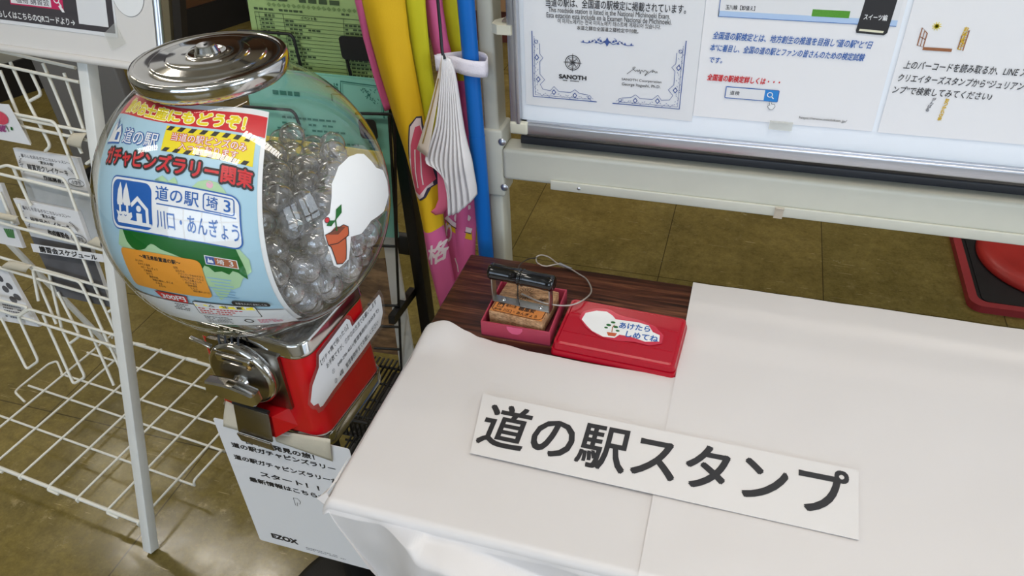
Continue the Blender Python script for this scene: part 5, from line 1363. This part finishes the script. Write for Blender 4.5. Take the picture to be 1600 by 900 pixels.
# pocket loops, a little in front of the rails
for P_ in ([(22, 178), (83, 190), (90, 200), (106, 241)], [(-10, 264), (11, 258), (20, 261), (99, 279), (107, 294), (120, 330)], [(29, 318), (37, 344), (109, 359), (117, 370), (144, 442)], [(60, 470), (51, 420), (124, 440), (131, 452), (160, 516)], [(-15, 466), (43, 480), (33, 491), (22, 492), (-15, 480)], [(30, 494), (46, 483), (135, 510), (181, 524)]):
    ww([lp(*p, .004) for p in P_], 'pocket_loop')
for P_ in ([(0, 110), (47, 225)], [(16, 97), (47, 165), (79, 228), (71, 236)], [(67, 99), (84, 138), (112, 206)], [(100, 114), (132, 206)], [(47, 110), (65, 148), (46, 158)], [(67, 492), (115, 600), (133, 589), (97, 515), (76, 425)], [(52, 421), (68, 460), (88, 506)], [(139, 513), (178, 602)], [(127, 443), (160, 516), (190, 580)], [(146, 443), (182, 522)], [(2, 497), (42, 577), (60, 564), (27, 492)], [(110, 536), (125, 525), (90, 456)], [(106, 241), (122, 280)], [(20, 261), (48, 322)], [(0, 300), (20, 350)], [(112, 206), (128, 240)]):
    ww([lp(*p, -.006) for p in P_], 'divider_wire')
for P_ in ([(134, 168), (141, 164)], [(135, 256), (142, 251)], [(170, 487), (176, 483)]):
    ww([lp(*p, -.006) for p in P_], 'hook_wire')
# bottom shelf
ZS = .05
sp = lambda a_, b2, z=ZS: Vector((-1.02, .667, 0)) - w1*a_ + w2*b2 + Vector((0, 0, z))
SWd = .60
ww([sp(-.0, 0), sp(SWd, 0)], 'shelf_rod', .0046)
ww([sp(.10, .43), sp(SWd-.12, .43)], 'shelf_rod', .0046)
for q in (.115, .215, .275, .36): ww([sp(-.005+(.0 if q > .3 else 0), q), sp(SWd-.045*(q > .25), q)], 'shelf_wire')
for k in range(7):
    a_ = .035 + .0845*k
    ww([sp(a_-.03, -.006, ZS-.004), sp(a_, -.006, ZS-.002), sp(a_, .0, ZS+.004), sp(a_, .43, ZS+.004), sp(a_-.03, .436, ZS)] if k % 2 else [sp(a_, -.004, ZS-.006), sp(a_, -.006, ZS+.004), sp(a_, .436, ZS+.004), sp(a_, .43, ZS-.006)], 'shelf_wire')
ww([sp(SWd-.04, .17), sp(SWd, .18, ZS+.01), sp(SWd+.012, .20, ZS+.004), sp(SWd+.012, .29, ZS+.004), sp(SWd-.01, .30, ZS+.012), sp(SWd-.05, .275)], 'end_loop')
ww([sp(-.008, .115), sp(-.012, .115, ZS+.018), sp(-.014, .205, ZS+.018), sp(-.008, .215)], 'end_loop')

# leaflets in the pockets
GREYPH = mat('grey_photo', sr(120, 122, 124), .4, noise_amt=.55, noise_scale=26); DKPH = mat('dark_photo', sr(92, 92, 96), .35, noise_amt=.45, noise_scale=18); MIDPH = mat('pale_photo', sr(176, 178, 178), .4, noise_amt=.3, noise_scale=24)
def leaflet(TL, TR, BR, BL, off, label, group=None, th=.007):
    P_ = [lp(*p, off) for p in (TL, TR, BR, BL)]
    t_ = thing('leaflet', (P_[2]+P_[3])/2, label, 'leaflet', group)
    MB().slab([P_[3], P_[2], P_[1], P_[0]], th, SHEET, PN).build('sheet', t_)
    return t_, quad_fn(*P_)
def lesson(t_, fn, photo):
    pr = Print(fn, None, .0006)
    pr.rect(0, 0, 1, .62, photo); pr.up()
    for k in range(9): pr.line([(.05+.02*math.sin(k), .72+.022*k), (.075+.02*math.sin(k*2), .735+.022*k)], .008, GREYINK)
    pr.text('暮らしを彩るボタニカルレッスン〜', .10, .905, .86, .945, GREYINK, .01); pr.text('“夏休み編”', .36, .855, .60, .895, INK, .01)
    pr.text('観賞用クレイケーキ', .15, .765, .78, .835, INK, .012); pr.text('作成講習会', .36, .665, .70, .735, INK, .03)
    e = [(.86+.12*cos(q*pi/10), .70+.045*sin(q*pi/10)) for q in range(20)]; pr.line(e, .006, INK, True); pr.text('小学生', .79, .675, .94, .725, INK, .01)
    for k in range(8): pr.line([(.80+.012*k, .86-.012*k), (.83+.012*k, .87-.008*k)], .006, GREYINK)
    pr.build('printed_lettering', t_)
t, fn = leaflet((20, 231), (121, 247), (163, 380), (62, 360), -.020, 'botanical lesson leaflet in the upper pocket of the white rack', 'lesson leaflets'); lesson(t, fn, MIDPH)
t, fn = leaflet((20, 310), (121, 330), (174, 480), (93, 462), -.012, 'botanical lesson leaflet in the lower pocket, behind the taped schedule strip', 'lesson leaflets'); lesson(t, fn, DKPH)
t, fn = leaflet((126, 331), (133, 333), (150, 378), (143, 376), -.022, 'lime green sheet edge showing behind the lower lesson leaflet'); 
pr = Print(fn, None, .0004); pr.rect(0, 0, 1, 1, mat('lime_card', sr(170, 204, 96), .5)); pr.build('printed_pattern', t)
t, fn = leaflet((133, 318), (146, 318), (164, 395), (150, 380), -.030, 'dark photo leaflet edge behind the lower lesson leaflet')
pr = Print(fn, None, .0004); pr.rect(0, 0, 1, 1, DKPH); pr.build('printed_pattern', t)
t, fn = leaflet((-40, 285), (1, 287), (26, 352), (-20, 345), -.014, 'pale leaflet cut off by the photo edge beside the lesson leaflets', None)
pr = Print(fn, None, .0004); pr.rect(.1, 0, .95, .6, mat('pale_print', sr(206, 214, 220), .5, noise_amt=.1)); pr.build('printed_pattern', t)
t, fn = leaflet((-30, 408), (12, 424), (61, 511), (-20, 497), -.014, 'leaflet with grey round photos in the low pocket at the photo edge', None)
pr = Print(fn, None, .0005)
for cx, cy in ((.62, .62), (.78, .70), (.72, .45), (.58, .8), (.86, .52)): pr.disc(cx, cy, .09, DKPH, .06)
pr.greek(.4, .08, .95, .34, 5, GREYINK, .5, 41); pr.build('printed_lettering', t)
t, fn = leaflet((-30, 346), (22, 352), (36, 388), (-20, 376), -.012, 'pale leaflet with a green leaf picture at the photo edge', None)
pr = Print(fn, None, .0005); 
for k in range(5): pr.line([(.7+.04*k, .4), (.66+.06*k, .8)], .05, mat('leaf_print', sr(80, 130, 80), .5))
pr.build('printed_pattern', t)
# schedule strip and bits of tape
P_ = [lp(*p, .008) for p in ((47, 381), (163, 407.5), (161.5, 410), (51.5, 394))]
P_ = [lp(*p, .008) for p in ((47.5, 380.5), (160, 397.5), (163, 410), (52, 393.5))]
t = thing('schedule_strip', P_[3], 'white paper strip reading 講習会スケジュール taped across the rack wires', 'label')
MB().slab([P_[3], P_[2], P_[1], P_[0]], .0006, SHEET, PN).build('strip', t)
pr = Print(quad_fn(*P_), None, .0006); pr.text('講習会スケジュール', .115, .14, .915, .86, INK, .03); pr.build('printed_lettering', t)
for Q_, lab in ((((-5, 331), (29, 338), (26, 347), (-5, 341)), 'cream masking tape on the wire rail beside the lower lesson leaflet'), (((15, 407), (51, 414), (41, 426), (2, 418)), 'cream masking tape on a wire rail below the round photos leaflet'), (((150, 370), (159, 372), (160, 388), (136, 381)), 'cream masking tape on the rack leg beside the lime green sheet'), (((113, 208), (136, 208), (127, 232), (104, 226)), 'translucent tape curl on the rack leg above the upper lesson leaflet')):
    P_ = [lp(*p, .006) for p in Q_]
    o = MB().grid(lambda u, v: (P_[3]*(1-u)+P_[2]*u)*(1-v) + (P_[0]*(1-u)+P_[1]*u)*v + PN*(.004*math.sin(pi*v)), 6, 6, MASK).build('tape_piece', None, P_[3], .0004); tag(o, lab, 'tape', 'tape pieces on the white rack')
# flower card
P_ = [lp(*p, .010) for p in ((-28, 160), (13, 163), (48, 227), (-10, 216))]
t = thing('flower_card', (P_[2]+P_[3])/2, 'white card with a painted red flower clipped to the wire rack', 'card')
MB().slab([P_[3], P_[2], P_[1], P_[0]], .0012, SHEET, PN).build('card', t)
fcx = quad_fn(*P_); inv = lambda px, py: None
fl_ = lambda px, py, h=0: lp(px, py, .0105+h)
pr = Print(lambda x, y, h=0: fl_(x, -y, h*2), None, .0006)
FR1 = mat('flower_red', sr(206, 70, 90), .6, noise_amt=.2, noise_scale=200)
pr.poly([(-4+13*cos(a_*pi/8)*1.0+4, -(184+10*sin(a_*pi/8)+.35*13*cos(a_*pi/8))) for a_ in range(16)], FR1)
pr.line([(9, -196), (14, -206)], 1, GRN); pr.poly([(16, -198), (19, -199), (20, -204), (17, -203)], GRN); pr.text('蔵', -6, -206, 9, -196, mat('plum_ink', sr(150, 60, 120), .6), .03)
pr.build('painted_print', t)

# sign board standing on top of the rack
bp = lambda px, py: lp(px, py, .028)
OB = FOOT + PN*.028
fnW = lambda x, z, h=0.0: OB + w1*x + LD*z + PN*h
uz = lambda px, py: (lambda p: ((p-OB).dot(w1), (p-OB).dot(LD)))(bp(px, py))
xR = uz(242, 30)[0]; zB = (uz(203, 104)[1] + uz(0, 75)[1])/2
t = thing('sign_board', fnW(xR-.4, zB), 'white sign board carrying a dark poster on top of the white wire rack', 'sign')
SBM = mat('white_sign_panel', sr(224, 220, 216), .22, spec=.5)
w = MB(); w.prism([(xR-.85, zB), (xR, zB), (xR, (zB+.5)), (xR-.85, (zB+.5))], fnW, -.012, 0, SBM); w.build('panel', t)
w = MB(); w.tube([fnW(xR-.85, zB+.001, .001), fnW(xR, zB+.001, .001)], .006, SBM, 14); w.build('bottom_lip', t)
w = MB(); w.tube([fnW(xR, zB, -.006), fnW(xR, (zB+.5), -.006)], .0065, ALU, 12); w.build('edge_trim', t)
pc = uz(185, 59); PWX = .36
t = thing('poster', fnW(pc[0]-PWX/2, pc[1]), 'dark grey poster with white margin on the white sign board', 'poster')
MB().prism([(pc[0]-PWX, pc[1]), (pc[0], pc[1]), (pc[0], pc[1]+.25), (pc[0]-PWX, pc[1]+.25)], fnW, .0005, .0012, SHEET).build('sheet', t)
pr = Print(fnW, None, .0016)
DGP = mat('dark_poster_print', sr(70, 66, 70), .35, spec=.5)
mg = .0055; pr.rect(pc[0]-PWX+mg, pc[1]+mg, pc[0]-mg*.6, pc[1]+.25-mg, DGP); pr.up()
tx0 = uz(0, 20); tx1 = uz(118, 33); pr.text('検索、もしくはこちらのQRコードより→', tx0[0]-.035, tx0[1]-.0065, tx1[0], tx0[1]+.0045, WHITE, .02)
q0, q1 = uz(125, 37), uz(172, 30); pr.rect(q0[0], q0[1], q1[0]-.003, q0[1]+.062, SHEET)
s0, s1, s2 = uz(19, 4.5), uz(82, 11), uz(101, 14)
pr.rect(s0[0]-.002, s0[1]-.002, s2[0], s0[1]+.03, mat('magenta_print', sr(196, 40, 92), .4)); pr.up(); pr.rect(s0[0], s0[1], s1[0], s0[1]+.026, SHEET); pr.up()
pr.text('植物 講習会', s0[0]+.012, s0[1]+.0015, s1[0]-.004, s0[1]+.0125, GREYINK, .02)
m_ = uz(90, 3); pr.ring(m_[0], m_[1]+.004, .0055, .0018, WHITE, 18); pr.line([(m_[0]+.004, m_[1]), (m_[0]+.009, m_[1]-.006)], .0022, WHITE)
pr.poly([(m_[0]+.002, m_[1]-.006), (m_[0]+.009, m_[1]-.014), (m_[0]+.014, m_[1]-.014), (m_[0]+.012, m_[1]-.010), (m_[0]+.006, m_[1]-.004)], WHITE)
pr.build('printed_lettering', t)
for k, (P0, P1, P2, P3) in enumerate([((165, 52), (182, 35), (199, 68), (177, 79))]):
    Q = [fnW(*uz(*p), .003) for p in (P0, P1, P2, P3)]
    o = MB().add(Q, [(0, 1, 2, 3)], TAPE).build('poster_tape', t)
# round white sticker at the top edge of the board
sc_ = uz(200, -8); o = thing('round_sticker', fnW(sc_[0], sc_[1]-.03), 'round white sticker with thin dark outline beside the dark poster', 'sticker')
pr = Print(fnW, None, .0006); pr.disc(sc_[0], sc_[1], .030, GREYINK, None, 40); pr.up(); pr.disc(sc_[0], sc_[1], .0294, WHITE, None, 40); pr.build('sticker_face', o)
